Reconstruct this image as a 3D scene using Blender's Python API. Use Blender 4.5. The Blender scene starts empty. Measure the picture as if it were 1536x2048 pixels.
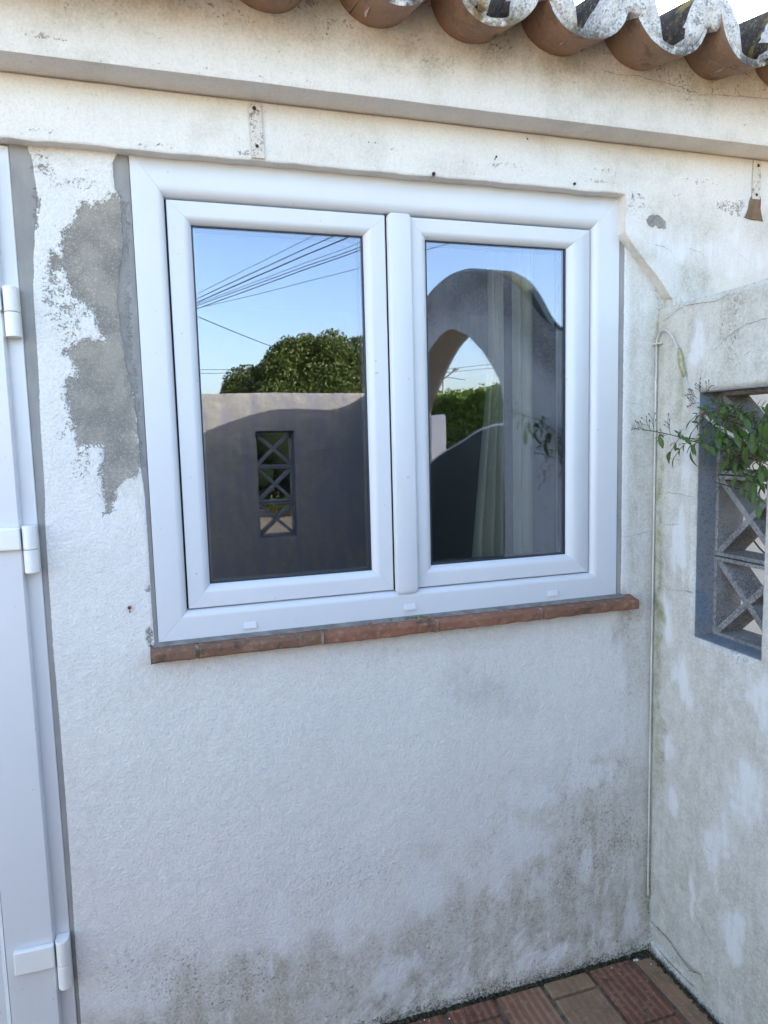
import bpy, math, random
import numpy as np
from mathutils import Vector, Matrix

random.seed(7)
rng = np.random.default_rng(7)
S = bpy.context.scene
COL = S.collection

# ------------------------------------------------------------------ camera
# x runs along the house wall, y goes into the house, z is up; the house wall face is y = 0
cam_d = bpy.data.cameras.new('camera')
cam = bpy.data.objects.new('camera', cam_d)
COL.objects.link(cam)
right = Vector((0.95428916, -0.29779716, -0.02547642))
down = Vector((-0.05577426, -0.09368874, -0.99403805))
fwd = Vector((0.29363486, 0.95002067, -0.10601557))
m = Matrix((right, -down, -fwd)).transposed().to_4x4()
m.translation = Vector((0, -1.55, 1.47))
cam.matrix_world = m
cam_d.sensor_fit = 'VERTICAL'
cam_d.sensor_height = 36
cam_d.lens = 24.43
cam_d.clip_start = 0.02
cam_d.clip_end = 2000
S.camera = cam

# ------------------------------------------------------------------ sky and sun
SUN = Vector((1.2, 1.0, 0.725)).normalized()
ELEV = math.asin(SUN.z)
world = bpy.data.worlds.new('World')
S.world = world
world.use_nodes = True
wn = world.node_tree
wn.nodes.clear()
sky = wn.nodes.new('ShaderNodeTexSky')
sky.sky_type = 'NISHITA'
sky.sun_disc = False
sky.sun_elevation = ELEV
sky.sun_rotation = math.atan2(SUN.x, SUN.y)
sky.air_density = 1.0
sky.dust_density = 2.2
sky.ozone_density = 3.2
bg = wn.nodes.new('ShaderNodeBackground')
bg.inputs['Strength'].default_value = 0.15
wo = wn.nodes.new('ShaderNodeOutputWorld')
tint = wn.nodes.new('ShaderNodeMix'); tint.data_type = 'RGBA'; tint.blend_type = 'MULTIPLY'
tint.inputs[0].default_value = 1.0
tint.inputs[7].default_value = (1.155, 1.01, 0.865, 1)          # camera white balance, the same for the whole sky
wn.links.new(sky.outputs[0], tint.inputs[6])
wn.links.new(tint.outputs[2], bg.inputs[0])
wn.links.new(bg.outputs[0], wo.inputs[0])

sd = bpy.data.lights.new('sun', 'SUN')
sd.energy = 3.2
sd.angle = math.radians(0.5)
sd.color = (1.0, 0.90, 0.76)
so = bpy.data.objects.new('sun', sd)
so.rotation_euler = SUN.to_track_quat('Z', 'Y').to_euler()
so.location = (6, 6, 8)
COL.objects.link(so)

S.view_settings.view_transform = 'Standard'
S.view_settings.look = 'None'
S.view_settings.gamma = 1
S.view_settings.use_curve_mapping = False
S.view_settings.exposure = 2.92
S.render.engine = 'CYCLES'
S.cycles.max_bounces = 10
S.cycles.transparent_max_bounces = 24
S.cycles.glossy_bounces = 5
S.cycles.sample_clamp_indirect = 6
S.cycles.use_denoising = True
S.cycles.denoiser = 'OPENIMAGEDENOISE'
S.cycles.denoising_input_passes = 'RGB_ALBEDO_NORMAL'
S.cycles.denoising_prefilter = 'ACCURATE'
S.cycles.use_adaptive_sampling = True
S.cycles.adaptive_threshold = 0.005

# ------------------------------------------------------------------ tagging
def link(o, parent=None):
    COL.objects.link(o)
    if parent is not None:
        o.parent = parent
        if parent.location.length > 0:
            o.matrix_parent_inverse = Matrix.Translation(-parent.location)
    return o

def tag(o, label=None, cat=None, group=None, kind=None):
    if label: o['label'] = label
    if cat: o['category'] = cat
    if group: o['group'] = group
    if kind: o['kind'] = kind
    return o

def empty(name, loc=(0, 0, 0), label=None, cat=None, group=None, kind=None):
    o = bpy.data.objects.new(name, None)
    o.empty_display_size = 0.1
    o.location = loc
    COL.objects.link(o)
    return tag(o, label, cat, group, kind)

# ------------------------------------------------------------------ node helpers
class NT:
    def __init__(self, name):
        self.m = bpy.data.materials.new(name)
        self.m.use_nodes = True
        self.t = self.m.node_tree
        self.t.nodes.clear()
        self.out = self.t.nodes.new('ShaderNodeOutputMaterial')
        self.tc = self.t.nodes.new('ShaderNodeTexCoord')
    def n(self, typ, **kw):
        nd = self.t.nodes.new(typ)
        for k, v in kw.items():
            setattr(nd, k, v)
        return nd
    def l(self, a, b):
        self.t.links.new(a, b)
    def set(self, sock, v):
        if isinstance(v, bpy.types.NodeSocket):
            self.l(v, sock)
        elif isinstance(v, (tuple, list)) and len(v) == 3 and sock.type == 'RGBA':
            sock.default_value = (*v, 1)
        else:
            sock.default_value = v
    def noise(self, scale, detail=6, rough=0.6, vec=None, dist=0.0, dims='3D'):
        nd = self.n('ShaderNodeTexNoise')
        nd.noise_dimensions = dims
        nd.inputs['Scale'].default_value = scale
        nd.inputs['Detail'].default_value = detail
        nd.inputs['Roughness'].default_value = rough
        nd.inputs['Distortion'].default_value = dist
        self.l(vec if vec is not None else self.tc.outputs['Object'], nd.inputs['Vector'])
        return nd.outputs[0]
    def scaled(self, v):
        mp = self.n('ShaderNodeMapping')
        mp.inputs['Scale'].default_value = v
        self.l(self.tc.outputs['Object'], mp.inputs[0])
        return mp.outputs[0]
    def voronoi(self, scale, feature='F1', vec=None, out=0):
        nd = self.n('ShaderNodeTexVoronoi')
        nd.feature = feature
        nd.inputs['Scale'].default_value = scale
        self.l(vec if vec is not None else self.tc.outputs['Object'], nd.inputs['Vector'])
        return nd.outputs[out]
    def math(self, op, a, b=0.0, c=None, clamp=False):
        nd = self.n('ShaderNodeMath', operation=op, use_clamp=clamp)
        self.set(nd.inputs[0], a)
        self.set(nd.inputs[1], b)
        if c is not None: self.set(nd.inputs[2], c)
        return nd.outputs[0]
    def step(self, v, lo, hi, a=0.0, b=1.0):
        nd = self.n('ShaderNodeMapRange', interpolation_type='SMOOTHSTEP')
        self.set(nd.inputs[0], v)
        nd.inputs[1].default_value = lo; nd.inputs[2].default_value = hi
        nd.inputs[3].default_value = a; nd.inputs[4].default_value = b
        return nd.outputs[0]
    def mix(self, f, a, b, mode='MIX'):
        nd = self.n('ShaderNodeMix', data_type='RGBA', blend_type=mode)
        self.set(nd.inputs[0], f)
        self.set(nd.inputs[6], a)
        self.set(nd.inputs[7], b)
        return nd.outputs[2]
    def attr(self, name):
        nd = self.n('ShaderNodeAttribute', attribute_name=name)
        sp = self.n('ShaderNodeSeparateColor')
        self.l(nd.outputs['Color'], sp.inputs[0])
        return sp.outputs[0], sp.outputs[1], sp.outputs[2]
    def bump(self, h, strength=0.5, dist=0.002, normal=None):
        nd = self.n('ShaderNodeBump')
        nd.inputs['Strength'].default_value = strength
        nd.inputs['Distance'].default_value = dist
        self.set(nd.inputs['Height'], h)
        if normal is not None: self.l(normal, nd.inputs['Normal'])
        return nd.outputs[0]
    def bsdf(self, color, rough=0.6, normal=None, metallic=0.0, spec=0.5, **kw):
        nd = self.n('ShaderNodeBsdfPrincipled')
        self.set(nd.inputs['Base Color'], color)
        self.set(nd.inputs['Roughness'], rough)
        nd.inputs['Metallic'].default_value = metallic
        nd.inputs['Specular IOR Level'].default_value = spec
        for k, v in kw.items():
            self.set(nd.inputs[k.replace('_', ' ')], v)
        if normal is not None: self.l(normal, nd.inputs['Normal'])
        self.l(nd.outputs[0], self.out.inputs[0])
        return nd

# ------------------------------------------------------------------ numpy noise for masks and relief
def vnoise(x, y, seed=0):
    xi = np.floor(x).astype(np.int64); yi = np.floor(y).astype(np.int64)
    fx = x - xi; fy = y - yi
    fx = fx * fx * (3 - 2 * fx); fy = fy * fy * (3 - 2 * fy)
    def h(a, b):
        n = (a * 374761393 + b * 668265263 + seed * 1442695041) & 0xFFFFFFFF
        n = ((n ^ (n >> 13)) * 1274126177) & 0xFFFFFFFF
        n = (n ^ (n >> 16)) & 0xFFFF
        return n / 65535.0
    return (h(xi, yi) * (1 - fx) + h(xi + 1, yi) * fx) * (1 - fy) + (h(xi, yi + 1) * (1 - fx) + h(xi + 1, yi + 1) * fx) * fy

def fbm(x, y, freq, oct=4, seed=0, gain=0.5):
    s = 0; a = 1; t = 0
    for k in range(oct):
        s = s + a * vnoise(x * freq + 17.3 * k, y * freq + 9.1 * k, seed + k)
        t += a; a *= gain; freq *= 2.03
    return s / t

def sm(v, lo, hi):
    t = np.clip((v - lo) / (hi - lo), 0, 1)
    return t * t * (3 - 2 * t)

def inpoly_soft(x, z, poly, soft):
    """1 inside the polygon, 0 outside, falling off over +-soft metres"""
    inside = np.zeros(x.shape, bool)
    d2 = np.full(x.shape, 1e9)
    n = len(poly)
    for i in range(n):
        x0, z0 = poly[i]; x1, z1 = poly[(i + 1) % n]
        if z0 != z1:
            c = ((z0 > z) != (z1 > z)) & (x < (x1 - x0) * (z - z0) / (z1 - z0) + x0)
            inside ^= c
        ex, ez = x1 - x0, z1 - z0
        t = np.clip(((x - x0) * ex + (z - z0) * ez) / (ex * ex + ez * ez + 1e-12), 0, 1)
        d2 = np.minimum(d2, (x - x0 - t * ex) ** 2 + (z - z0 - t * ez) ** 2)
    d = np.sqrt(d2) * np.where(inside, 1, -1)
    return sm(d, -soft, soft)

def blob(x, z, cx, cz, rx, rz, soft=0.6, nz=0.0):
    wx = rx * 1.5 * (fbm(x, z, 0.45 / rx, 4, 301) - 0.5) + rx * 0.6 * (fbm(x, z, 60, 3, 303) - 0.5)
    wz = rz * 1.8 * (fbm(x, z, 0.45 / rz, 4, 302) - 0.5) + rz * 0.5 * (fbm(x, z, 60, 3, 304) - 0.5)
    r = np.sqrt(((x + wx - cx) / rx) ** 2 + ((z + wz - cz) / rz) ** 2)
    return 1 - sm(r + nz, 1 - soft, 1 + soft * 0.5)

# ------------------------------------------------------------------ mesh helpers
class MB:
    def __init__(self):
        self.v = []; self.f = []
    def quad(self, a, b, c, d):
        k = len(self.v); self.v += [tuple(a), tuple(b), tuple(c), tuple(d)]
        self.f.append((k, k + 1, k + 2, k + 3))
    def box(self, x0, x1, y0, y1, z0, z1):
        k = len(self.v)
        self.v += [(x0, y0, z0), (x1, y0, z0), (x1, y1, z0), (x0, y1, z0), (x0, y0, z1), (x1, y0, z1), (x1, y1, z1), (x0, y1, z1)]
        for q in ((0, 3, 2, 1), (4, 5, 6, 7), (0, 1, 5, 4), (1, 2, 6, 5), (2, 3, 7, 6), (3, 0, 4, 7)):
            self.f.append(tuple(k + i for i in q))
        return self
    def add(self, verts, faces):
        k = len(self.v)
        self.v += [tuple(p) for p in verts]
        self.f += [tuple(k + i for i in q) for q in faces]
    def tube(self, pts, r, n=8, caps=True):
        pts = [Vector(p) for p in pts]
        rs = r if isinstance(r, (list, tuple)) else [r] * len(pts)
        k = len(self.v)
        up = Vector((0.13, 0.21, 0.97)).normalized()
        for i, p in enumerate(pts):
            t = (pts[min(i + 1, len(pts) - 1)] - pts[max(i - 1, 0)]).normalized()
            u = t.cross(up)
            if u.length < 0.05: u = t.cross(Vector((1, 0, 0)))
            u.normalize(); w = t.cross(u)
            for j in range(n):
                a = 2 * math.pi * j / n
                self.v.append(tuple(p + (u * math.cos(a) + w * math.sin(a)) * rs[i]))
        for i in range(len(pts) - 1):
            for j in range(n):
                a = k + i * n + j; b = k + i * n + (j + 1) % n
                self.f.append((a, b, b + n, a + n))
        if caps:
            self.f.append(tuple(k + j for j in reversed(range(n))))
            self.f.append(tuple(k + (len(pts) - 1) * n + j for j in range(n)))
        return self
    def build(self, name, mat, parent=None, smooth=False, bevel=0.0, seg=2):
        me = bpy.data.meshes.new(name)
        me.from_pydata(self.v, [], self.f)
        me.materials.append(mat)
        if smooth:
            me.polygons.foreach_set('use_smooth', [True] * len(me.polygons))
        me.update()
        o = bpy.data.objects.new(name, me)
        link(o, parent)
        if bevel:
            b = o.modifiers.new('bevel', 'BEVEL')
            b.width = bevel; b.segments = seg; b.limit_method = 'ANGLE'; b.angle_limit = math.radians(35)
        return o

def set_layer(me, name, arr):
    a = me.color_attributes.new(name, 'FLOAT_COLOR', 'POINT')
    full = np.ones((len(me.vertices), 4), np.float32)
    full[:, :3] = arr
    a.data.foreach_set('color', full.ravel())

def sheet(name, U, V, keep, place, depthdir, T, mat, paint, relief, parent=None, warp=None, back_v=None):
    """A rendered wall leaf: a fine front sheet with relief over a (U,V) grid, plain back, and closed edges all round.
    keep(uc,vc) says which cells exist, place(u,v,d) gives 3-D points d metres out of the face."""
    nu, nv = len(U), len(V)
    uu, vv = np.meshgrid(U, V, indexing='ij')
    if warp is not None: uu, vv = warp(uu, vv)
    uc = (U[:-1] + U[1:]) / 2; vc = (V[:-1] + V[1:]) / 2
    kc = keep(*np.meshgrid(uc, vc, indexing='ij'))
    idx = np.arange(nu * nv).reshape(nu, nv)
    q = np.stack([idx[:-1, :-1], idx[1:, :-1], idx[1:, 1:], idx[:-1, 1:]], -1)[kc]
    # boundary edges with direction
    e = np.concatenate([q[:, [0, 1]], q[:, [1, 2]], q[:, [2, 3]], q[:, [3, 0]]])
    key = e[:, 0].astype(np.int64) * (nu * nv) + e[:, 1]
    rkey = e[:, 1].astype(np.int64) * (nu * nv) + e[:, 0]
    bound = e[~np.isin(key, rkey)]
    used = np.unique(q)
    re = -np.ones(nu * nv, np.int64); re[used] = np.arange(len(used))
    q = re[q]; bound = re[bound]
    u = uu.ravel()[used]; v = vv.ravel()[used]
    d = relief(u, v)
    # round the outer arris: pull boundary vertices back a little
    onb = np.zeros(len(used), bool); onb[bound.ravel()] = True
    d = np.where(onb, d - 0.0015 - 0.0015 * fbm(u, v, 60, 2, 5), d)
    front = place(u, v, d)
    back = place(u, v if back_v is None else back_v(u, v), np.full(len(u), -T))
    nF = len(used)
    # side walls own their vertices
    b0 = bound[:, 0]; b1 = bound[:, 1]
    nb = len(bound)
    side = np.concatenate([front[b0], front[b1], back[b1], back[b0]])
    k = 2 * nF
    sq = np.stack([k + nb * 1 + np.arange(nb), k + np.arange(nb), k + nb * 3 + np.arange(nb), k + nb * 2 + np.arange(nb)], -1)
    verts = np.concatenate([front, back, side])
    faces = np.concatenate([q, q[:, ::-1] + nF, sq])
    if depthdir < 0: faces = faces[:, ::-1]
    me = bpy.data.meshes.new(name)
    me.vertices.add(len(verts)); me.vertices.foreach_set('co', verts.astype(np.float32).ravel())
    me.loops.add(faces.size); me.loops.foreach_set('vertex_index', faces.astype(np.int32).ravel())
    me.polygons.add(len(faces)); me.polygons.foreach_set('loop_start', np.arange(0, faces.size, 4, dtype=np.int32))
    sf = np.zeros(len(faces), bool); sf[:len(q)] = True
    me.polygons.foreach_set('use_smooth', sf)
    me.update(calc_edges=True); me.validate()
    A, B = paint(u, v)
    A = np.stack(A, -1); B = np.stack(B, -1)
    z = np.zeros((nF, 3))
    sideA = np.concatenate([A[b0], A[b1], A[b1], A[b0]])
    sideB = np.concatenate([B[b0], B[b1], B[b1], B[b0]])
    set_layer(me, 'sa', np.concatenate([A, z, sideA]))
    set_layer(me, 'sb', np.concatenate([B, z, sideB]))
    me.materials.append(mat)
    o = bpy.data.objects.new(name, me)
    return link(o, parent)

def lin(*stops):
    """grid lines: (value, step) pairs -> sorted array passing through every value"""
    out = []
    for (a, s), (b, _) in zip(stops[:-1], stops[1:]):
        n = max(1, int(round((b - a) / s)))
        out += list(np.linspace(a, b, n, endpoint=False))
    out.append(stops[-1][0])
    return np.array(out)

# ------------------------------------------------------------------ materials
def plaster(name, base, grain=1.0, vertical=True):
    m = NT(name)
    peel, mort, dirt = m.attr('sa')
    mold, green, white = m.attr('sb')
    n_big = m.noise(3.2, 6, 0.62)
    n_mid = m.noise(26, 7, 0.65)
    n_fine = m.noise(150, 5, 0.7)
    n_grit = m.noise(430, 3, 0.7)
    streak = m.noise(1.0, 6, 0.62, m.scaled((42, 42, 5)))
    tone = m.mix(m.step(n_big, 0.3, 0.7), base, tuple(c * k for c, k in zip(base, (0.95, 0.955, 0.965))))
    tone = m.mix(m.math('MULTIPLY', m.step(streak, 0.52, 0.78), 0.10), tone, (0.42, 0.40, 0.37))
    # random grain specks put into the colour in place of relief shading
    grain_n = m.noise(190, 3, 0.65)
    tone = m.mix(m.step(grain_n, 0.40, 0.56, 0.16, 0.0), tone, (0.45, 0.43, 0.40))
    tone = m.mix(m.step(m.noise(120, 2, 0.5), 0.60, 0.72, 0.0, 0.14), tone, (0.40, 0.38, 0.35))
    # washed-in dirt
    dmix = m.math('MULTIPLY', dirt, m.math('ADD', m.math('ADD', m.math('MULTIPLY', streak, 0.8), m.math('MULTIPLY', n_mid, 0.5)), m.math('MULTIPLY', m.step(m.math('ADD', m.math('MULTIPLY', n_fine, 0.6), m.math('MULTIPLY', n_grit, 0.4)), 0.40, 0.60), 0.55)), clamp=True)
    dcol = m.mix(m.step(n_mid, 0.35, 0.65), (0.47, 0.425, 0.34), (0.345, 0.315, 0.24))
    c = m.mix(m.math('MULTIPLY', dmix, 0.78), tone, dcol)
    # fresh white scuffs
    c = m.mix(m.math('MULTIPLY', m.step(m.math('ADD', white, m.math('ADD', m.math('MULTIPLY', m.math('SUBTRACT', n_mid, 0.5), 1.3), m.math('MULTIPLY', m.math('SUBTRACT', streak, 0.5), 1.6))), 0.15, 0.95), 0.8), c, (0.79, 0.785, 0.79))
    # green algae
    g = m.math('MULTIPLY', green, m.step(n_mid, 0.3, 0.7, 0.45, 1.0), clamp=True)
    c = m.mix(m.math('MULTIPLY', g, 0.85), c, m.mix(m.step(n_fine, 0.35, 0.65), (0.35, 0.33, 0.13), (0.19, 0.2, 0.09)))
    # black mould specks, denser where painted
    sp = m.math('ADD', m.math('MULTIPLY', n_fine, 0.55), m.math('MULTIPLY', n_grit, 0.45))
    th = m.math('SUBTRACT', 0.665, m.math('MULTIPLY', mold, 0.19))
    spk = m.step(m.math('SUBTRACT', sp, th), -0.015, 0.045)
    c = m.mix(m.math('MULTIPLY', spk, m.step(mold, 0.02, 0.5, 0.3, 0.8)), c, (0.085, 0.08, 0.065))
    # mossy coping crest, coloured near-black to offset the sunlight falling on it
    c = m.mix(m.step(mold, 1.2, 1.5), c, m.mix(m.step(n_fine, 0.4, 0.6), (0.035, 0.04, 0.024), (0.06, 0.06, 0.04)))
    # paint lost: rough grey render with flecks of white left in the pits
    pn = m.math('ADD', m.math('MULTIPLY', m.math('SUBTRACT', m.noise(60, 5, 0.7), 0.5), 1.3), m.math('MULTIPLY', m.math('SUBTRACT', m.noise(260, 4, 0.7), 0.5), 1.9))
    pv = m.math('ADD', peel, pn)
    pm = m.step(pv, 0.47, 0.53)
    fleck = m.step(m.math('SUBTRACT', m.math('ADD', m.math('MULTIPLY', n_fine, 0.4), m.math('MULTIPLY', n_grit, 0.6)), m.math('MULTIPLY', peel, 0.05)), 0.455, 0.54)
    pc = m.mix(m.step(m.noise(14, 4, 0.6), 0.35, 0.65), (0.38, 0.35, 0.305), (0.25, 0.235, 0.215))
    pc = m.mix(m.math('MULTIPLY', fleck, 0.65), pc, (0.56, 0.53, 0.48))
    c = m.mix(pm, c, pc)
    # smooth grey cement strips
    mm = m.step(m.math('ADD', mort, m.math('MULTIPLY', pn, 0.22)), 0.44, 0.56)
    mc = m.mix(m.step(m.noise(22, 5, 0.6, m.scaled((1, 1, 0.35))), 0.3, 0.7), (0.32, 0.31, 0.30), (0.245, 0.24, 0.235))
    c = m.mix(mm, c, mc)
    h = m.math('ADD', m.math('ADD', m.math('MULTIPLY', m.noise(210, 3, 0.6), 1.0 * grain), m.math('MULTIPLY', n_grit, 0.4 * grain)), m.math('MULTIPLY', m.noise(85, 3, 0.5), 0.45 * grain))
    h = m.math('MULTIPLY', h, m.math('SUBTRACT', 1.0, m.math('MULTIPLY', mm, 0.75)))
    h = m.math('SUBTRACT', h, m.math('MULTIPLY', pm, 1.1))
    h = m.math('ADD', h, m.math('MULTIPLY', m.math('MULTIPLY', n_grit, pm), 0.8))
    h = m.math('SUBTRACT', h, m.math('MULTIPLY', spk, 0.2))
    nrm = m.bump(h, 0.85, 0.0034)
    m.bsdf(c, 0.88, nrm, spec=0.25)
    return m.m

def simple(name, col, rough=0.5, bumpscale=None, bumpd=0.001, var=0.0, spec=0.5, varscale=12, metallic=0.0, **kw):
    m = NT(name)
    c = col
    if var:
        n = m.noise(varscale, 5, 0.6)
        c = m.mix(m.step(n, 0.3, 0.7), tuple(min(1, k * (1 + var)) for k in col), tuple(k * (1 - var) for k in col))
    nrm = None
    if bumpscale:
        nrm = m.bump(m.noise(bumpscale, 5, 0.6), 0.6, bumpd)
    m.bsdf(c, rough, nrm, metallic, spec, **kw)
    return m.m

def upvc():
    m = NT('white_upvc')
    n = m.noise(2.5, 4, 0.5)
    c = m.mix(m.step(n, 0.3, 0.7), (0.655, 0.665, 0.685), (0.63, 0.64, 0.665))
    # faint smears and specks of site dirt
    s = m.math('MULTIPLY', m.step(m.noise(1, 5, 0.65, m.scaled((16, 16, 4))), 0.52, 0.8), 0.22)
    c = m.mix(s, c, (0.55, 0.53, 0.5))
    sp = m.step(m.noise(75, 2, 0.5), 0.74, 0.77)
    c = m.mix(m.math('MULTIPLY', sp, 0.45), c, (0.25, 0.23, 0.2))
    m.bsdf(c, m.step(n, 0.3, 0.7, 0.28, 0.36), m.bump(m.noise(6, 2, 0.5), 0.06, 0.003), spec=0.45)
    return m.m

def terracotta(name, c1, c2, dark=(0.05, 0.035, 0.03), stripes=0.0, axis=0, moss=0.3):
    m = NT(name)
    oi = m.n('ShaderNodeObjectInfo')
    n1 = m.noise(9, 6, 0.65)
    n2 = m.noise(75, 5, 0.7)
    tone = m.mix(oi.outputs['Random'], c1, c2)
    c = m.mix(m.step(n1, 0.3, 0.75), tone, tuple(0.5 * (a + b) * 0.75 for a, b in zip(c1, c2)))
    c = m.mix(m.math('MULTIPLY', m.step(n2, 0.5, 0.72), 0.4), c, (0.45, 0.34, 0.24))
    h = n2
    if stripes:
        sx = m.n('ShaderNodeSeparateXYZ'); m.l(m.tc.outputs['Object'], sx.inputs[0])
        w = m.math('SINE', m.math('MULTIPLY', sx.outputs[axis], 2 * math.pi / 0.021))
        ww = m.math('ADD', m.math('MULTIPLY', w, 0.5), m.math('MULTIPLY', m.math('SUBTRACT', m.noise(12, 3), 0.5), 1.6))
        c = m.mix(m.math('MULTIPLY', m.step(ww, -0.2, 0.5), stripes), c, (0.42, 0.30, 0.21))
    c = m.mix(m.math('MULTIPLY', m.step(m.noise(16, 8, 0.75), 0.52, 0.66), moss), c, dark)
    m.bsdf(c, 0.82, m.bump(h, 0.6, 0.003), spec=0.3)
    return m.m

M = {}
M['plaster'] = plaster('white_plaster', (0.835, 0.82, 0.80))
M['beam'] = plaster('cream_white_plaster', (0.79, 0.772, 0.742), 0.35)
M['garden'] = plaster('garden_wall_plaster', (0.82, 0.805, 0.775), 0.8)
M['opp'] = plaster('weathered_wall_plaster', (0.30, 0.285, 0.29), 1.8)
M['upvc'] = upvc()
M['hinge'] = simple('white_painted_hinge', (0.78, 0.78, 0.76), 0.4, 300, 0.0004, 0.03)
M['gasket'] = simple('black_rubber', (0.03, 0.034, 0.04), 0.5)
M['gap'] = simple('shadow_gap_rubber', (0.045, 0.05, 0.055), 0.7)
M['spacer'] = simple('grey_spacer', (0.16, 0.17, 0.18), 0.4, metallic=0.5)
M['cement'] = simple('grey_cement', (0.21, 0.20, 0.185), 0.9, 180, 0.002, 0.22, 0.2, 40)
M['joint'] = simple('brown_joint', (0.24, 0.20, 0.155), 0.95, 160, 0.003, 0.35, 0.2, 60)
M['dark_cement'] = simple('dark_mossy_mortar', (0.085, 0.085, 0.06), 0.95, 140, 0.004, 0.5, 0.2, 50)
M['tile_under'] = terracotta('terracotta_roof_tile', (0.34, 0.18, 0.105), (0.30, 0.22, 0.16), dark=(0.13, 0.095, 0.07), stripes=0, moss=0.8)
M['brick'] = terracotta('terracotta_sill_brick', (0.30, 0.125, 0.075), (0.19, 0.11, 0.075), dark=(0.085, 0.065, 0.045), moss=1.0)
M['cable'] = simple('white_cable', (0.62, 0.60, 0.54), 0.8, 60, 0.0006, 0.14)
M['oldtape'] = simple('yellowed_tape', (0.36, 0.33, 0.19), 0.75, 160, 0.002, 0.25, 0.3, 120)
M['redtape'] = simple('red_tape', (0.5, 0.03, 0.02), 0.5)
M['cable_grey'] = simple('grey_cable', (0.5, 0.49, 0.47), 0.6)
M['crack'] = simple('crack_dark', (0.16, 0.15, 0.135), 0.95)
M['strap'] = simple('painted_rusty_strap', (0.60, 0.57, 0.52), 0.8, 120, 0.001, 0.12, 0.3, 60)
def strap_mat():
    m = NT('painted_rusty_strap')
    n1 = m.noise(70, 5, 0.7); n2 = m.noise(260, 4, 0.7)
    c = m.mix(m.step(n1, 0.56, 0.62), (0.62, 0.59, 0.54), (0.30, 0.28, 0.26))
    c = m.mix(m.step(n2, 0.58, 0.64), c, (0.12, 0.075, 0.05))
    m.bsdf(c, 0.85, m.bump(n1, 0.6, 0.002), spec=0.25)
    return m.m
M['strap'] = strap_mat()
M['rust'] = simple('rusty_hole', (0.05, 0.028, 0.018), 0.9, 150, 0.001, 0.3)
M['screen'] = None
M['wire'] = simple('black_wire', (0.02, 0.02, 0.022), 0.6)
M['pole'] = simple('concrete_pole', (0.3, 0.29, 0.27), 0.85, 40, 0.003, 0.15)
M['bark'] = simple('bark', (0.10, 0.075, 0.05), 0.95, 30, 0.02, 0.3)
M['stem'] = simple('dark_stem', (0.05, 0.055, 0.025), 0.7)
M['room'] = simple('dim_room_paint', (0.16, 0.16, 0.16), 0.9)
M['gate'] = simple('dark_green_gate_paint', (0.02, 0.035, 0.03), 0.45, 20, 0.001, 0.15)
M['rail'] = simple('pale_rail_metal', (0.6, 0.58, 0.54), 0.4, metallic=0.3)
M['white_paint'] = simple('white_dripped_paint', (0.72, 0.72, 0.72), 0.8, 120, 0.002)
M['yellow_brush'] = simple('yellow_lichen', (0.33, 0.27, 0.06), 0.95, 200, 0.003, 0.4)

def roof_rim_mat():
    m = NT('lichened_tile_rim')
    n1 = m.noise(30, 7, 0.7); n2 = m.noise(190, 5, 0.75); n3 = m.noise(7, 4, 0.6)
    c = m.mix(m.step(n2, 0.42, 0.62), (0.74, 0.74, 0.73), (0.52, 0.51, 0.48))
    c = m.mix(m.math('MULTIPLY', m.step(m.noise(45, 5, 0.7), 0.48, 0.62), 0.5), c, (0.36, 0.35, 0.32))
    sp = m.step(m.math('ADD', m.math('MULTIPLY', n2, 0.6), m.math('MULTIPLY', n1, 0.4)), 0.52, 0.58)
    c = m.mix(m.math('MULTIPLY', sp, 0.6), c, (0.09, 0.088, 0.08))
    gx = m.n('ShaderNodeSeparateXYZ'); m.l(m.tc.outputs['Object'], gx.inputs[0])
    # the lower the rim, the longer it stays wet and the blacker the growth on it
    low = m.step(gx.outputs[2], 2.272, 2.322, 1.0, 0.0)
    dk = m.math('MULTIPLY', low, m.step(n1, 0.38, 0.56))
    c = m.mix(m.math('MULTIPLY', dk, 0.85), c, (0.045, 0.042, 0.036))
    left = m.step(gx.outputs[0], 0.55, 1.05, 1.0, 0.25)
    ye = m.math('MULTIPLY', m.math('MULTIPLY', low, left), m.step(n3, 0.42, 0.6))
    c = m.mix(m.math('MULTIPLY', ye, m.step(n2, 0.4, 0.6)), c, (0.42, 0.30, 0.03))
    m.bsdf(c, 0.95, m.bump(m.math('ADD', n1, n2), 0.9, 0.006), spec=0.15)
    return m.m
M['rim'] = roof_rim_mat()

def roof_top_mat():
    m = NT('lichen_black_roof_tile')
    n1 = m.noise(22, 7, 0.7); n2 = m.noise(140, 5, 0.75)
    c = m.mix(m.step(n1, 0.35, 0.65), (0.035, 0.032, 0.028), (0.075, 0.055, 0.042))
    c = m.mix(m.math('MULTIPLY', m.step(n2, 0.55, 0.66), 0.6), c, (0.35, 0.33, 0.29))
    c = m.mix(m.math('MULTIPLY', m.step(m.noise(12, 4), 0.56, 0.66), 0.5), c, (0.35, 0.27, 0.05))
    m.bsdf(c, 0.95, m.bump(m.math('ADD', n1, n2), 0.8, 0.005), spec=0.15)
    return m.m
M['tile_top'] = roof_top_mat()

def screen_mat():
    m = NT('grey_screen_block')
    n1 = m.noise(18, 6, 0.65); n2 = m.noise(170, 5, 0.75)
    c = m.mix(m.step(n1, 0.3, 0.7), (0.34, 0.34, 0.345), (0.25, 0.245, 0.24))
    sp = m.step(m.math('ADD', m.math('MULTIPLY', n2, 0.65), m.math('MULTIPLY', m.noise(6, 3), 0.35)), 0.5, 0.57)
    c = m.mix(m.math('MULTIPLY', sp, 0.6), c, (0.08, 0.07, 0.06))
    m.bsdf(c, 0.92, m.bump(m.math('ADD', n1, n2), 0.8, 0.003), spec=0.2)
    return m.m
M['screen'] = screen_mat()

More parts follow.
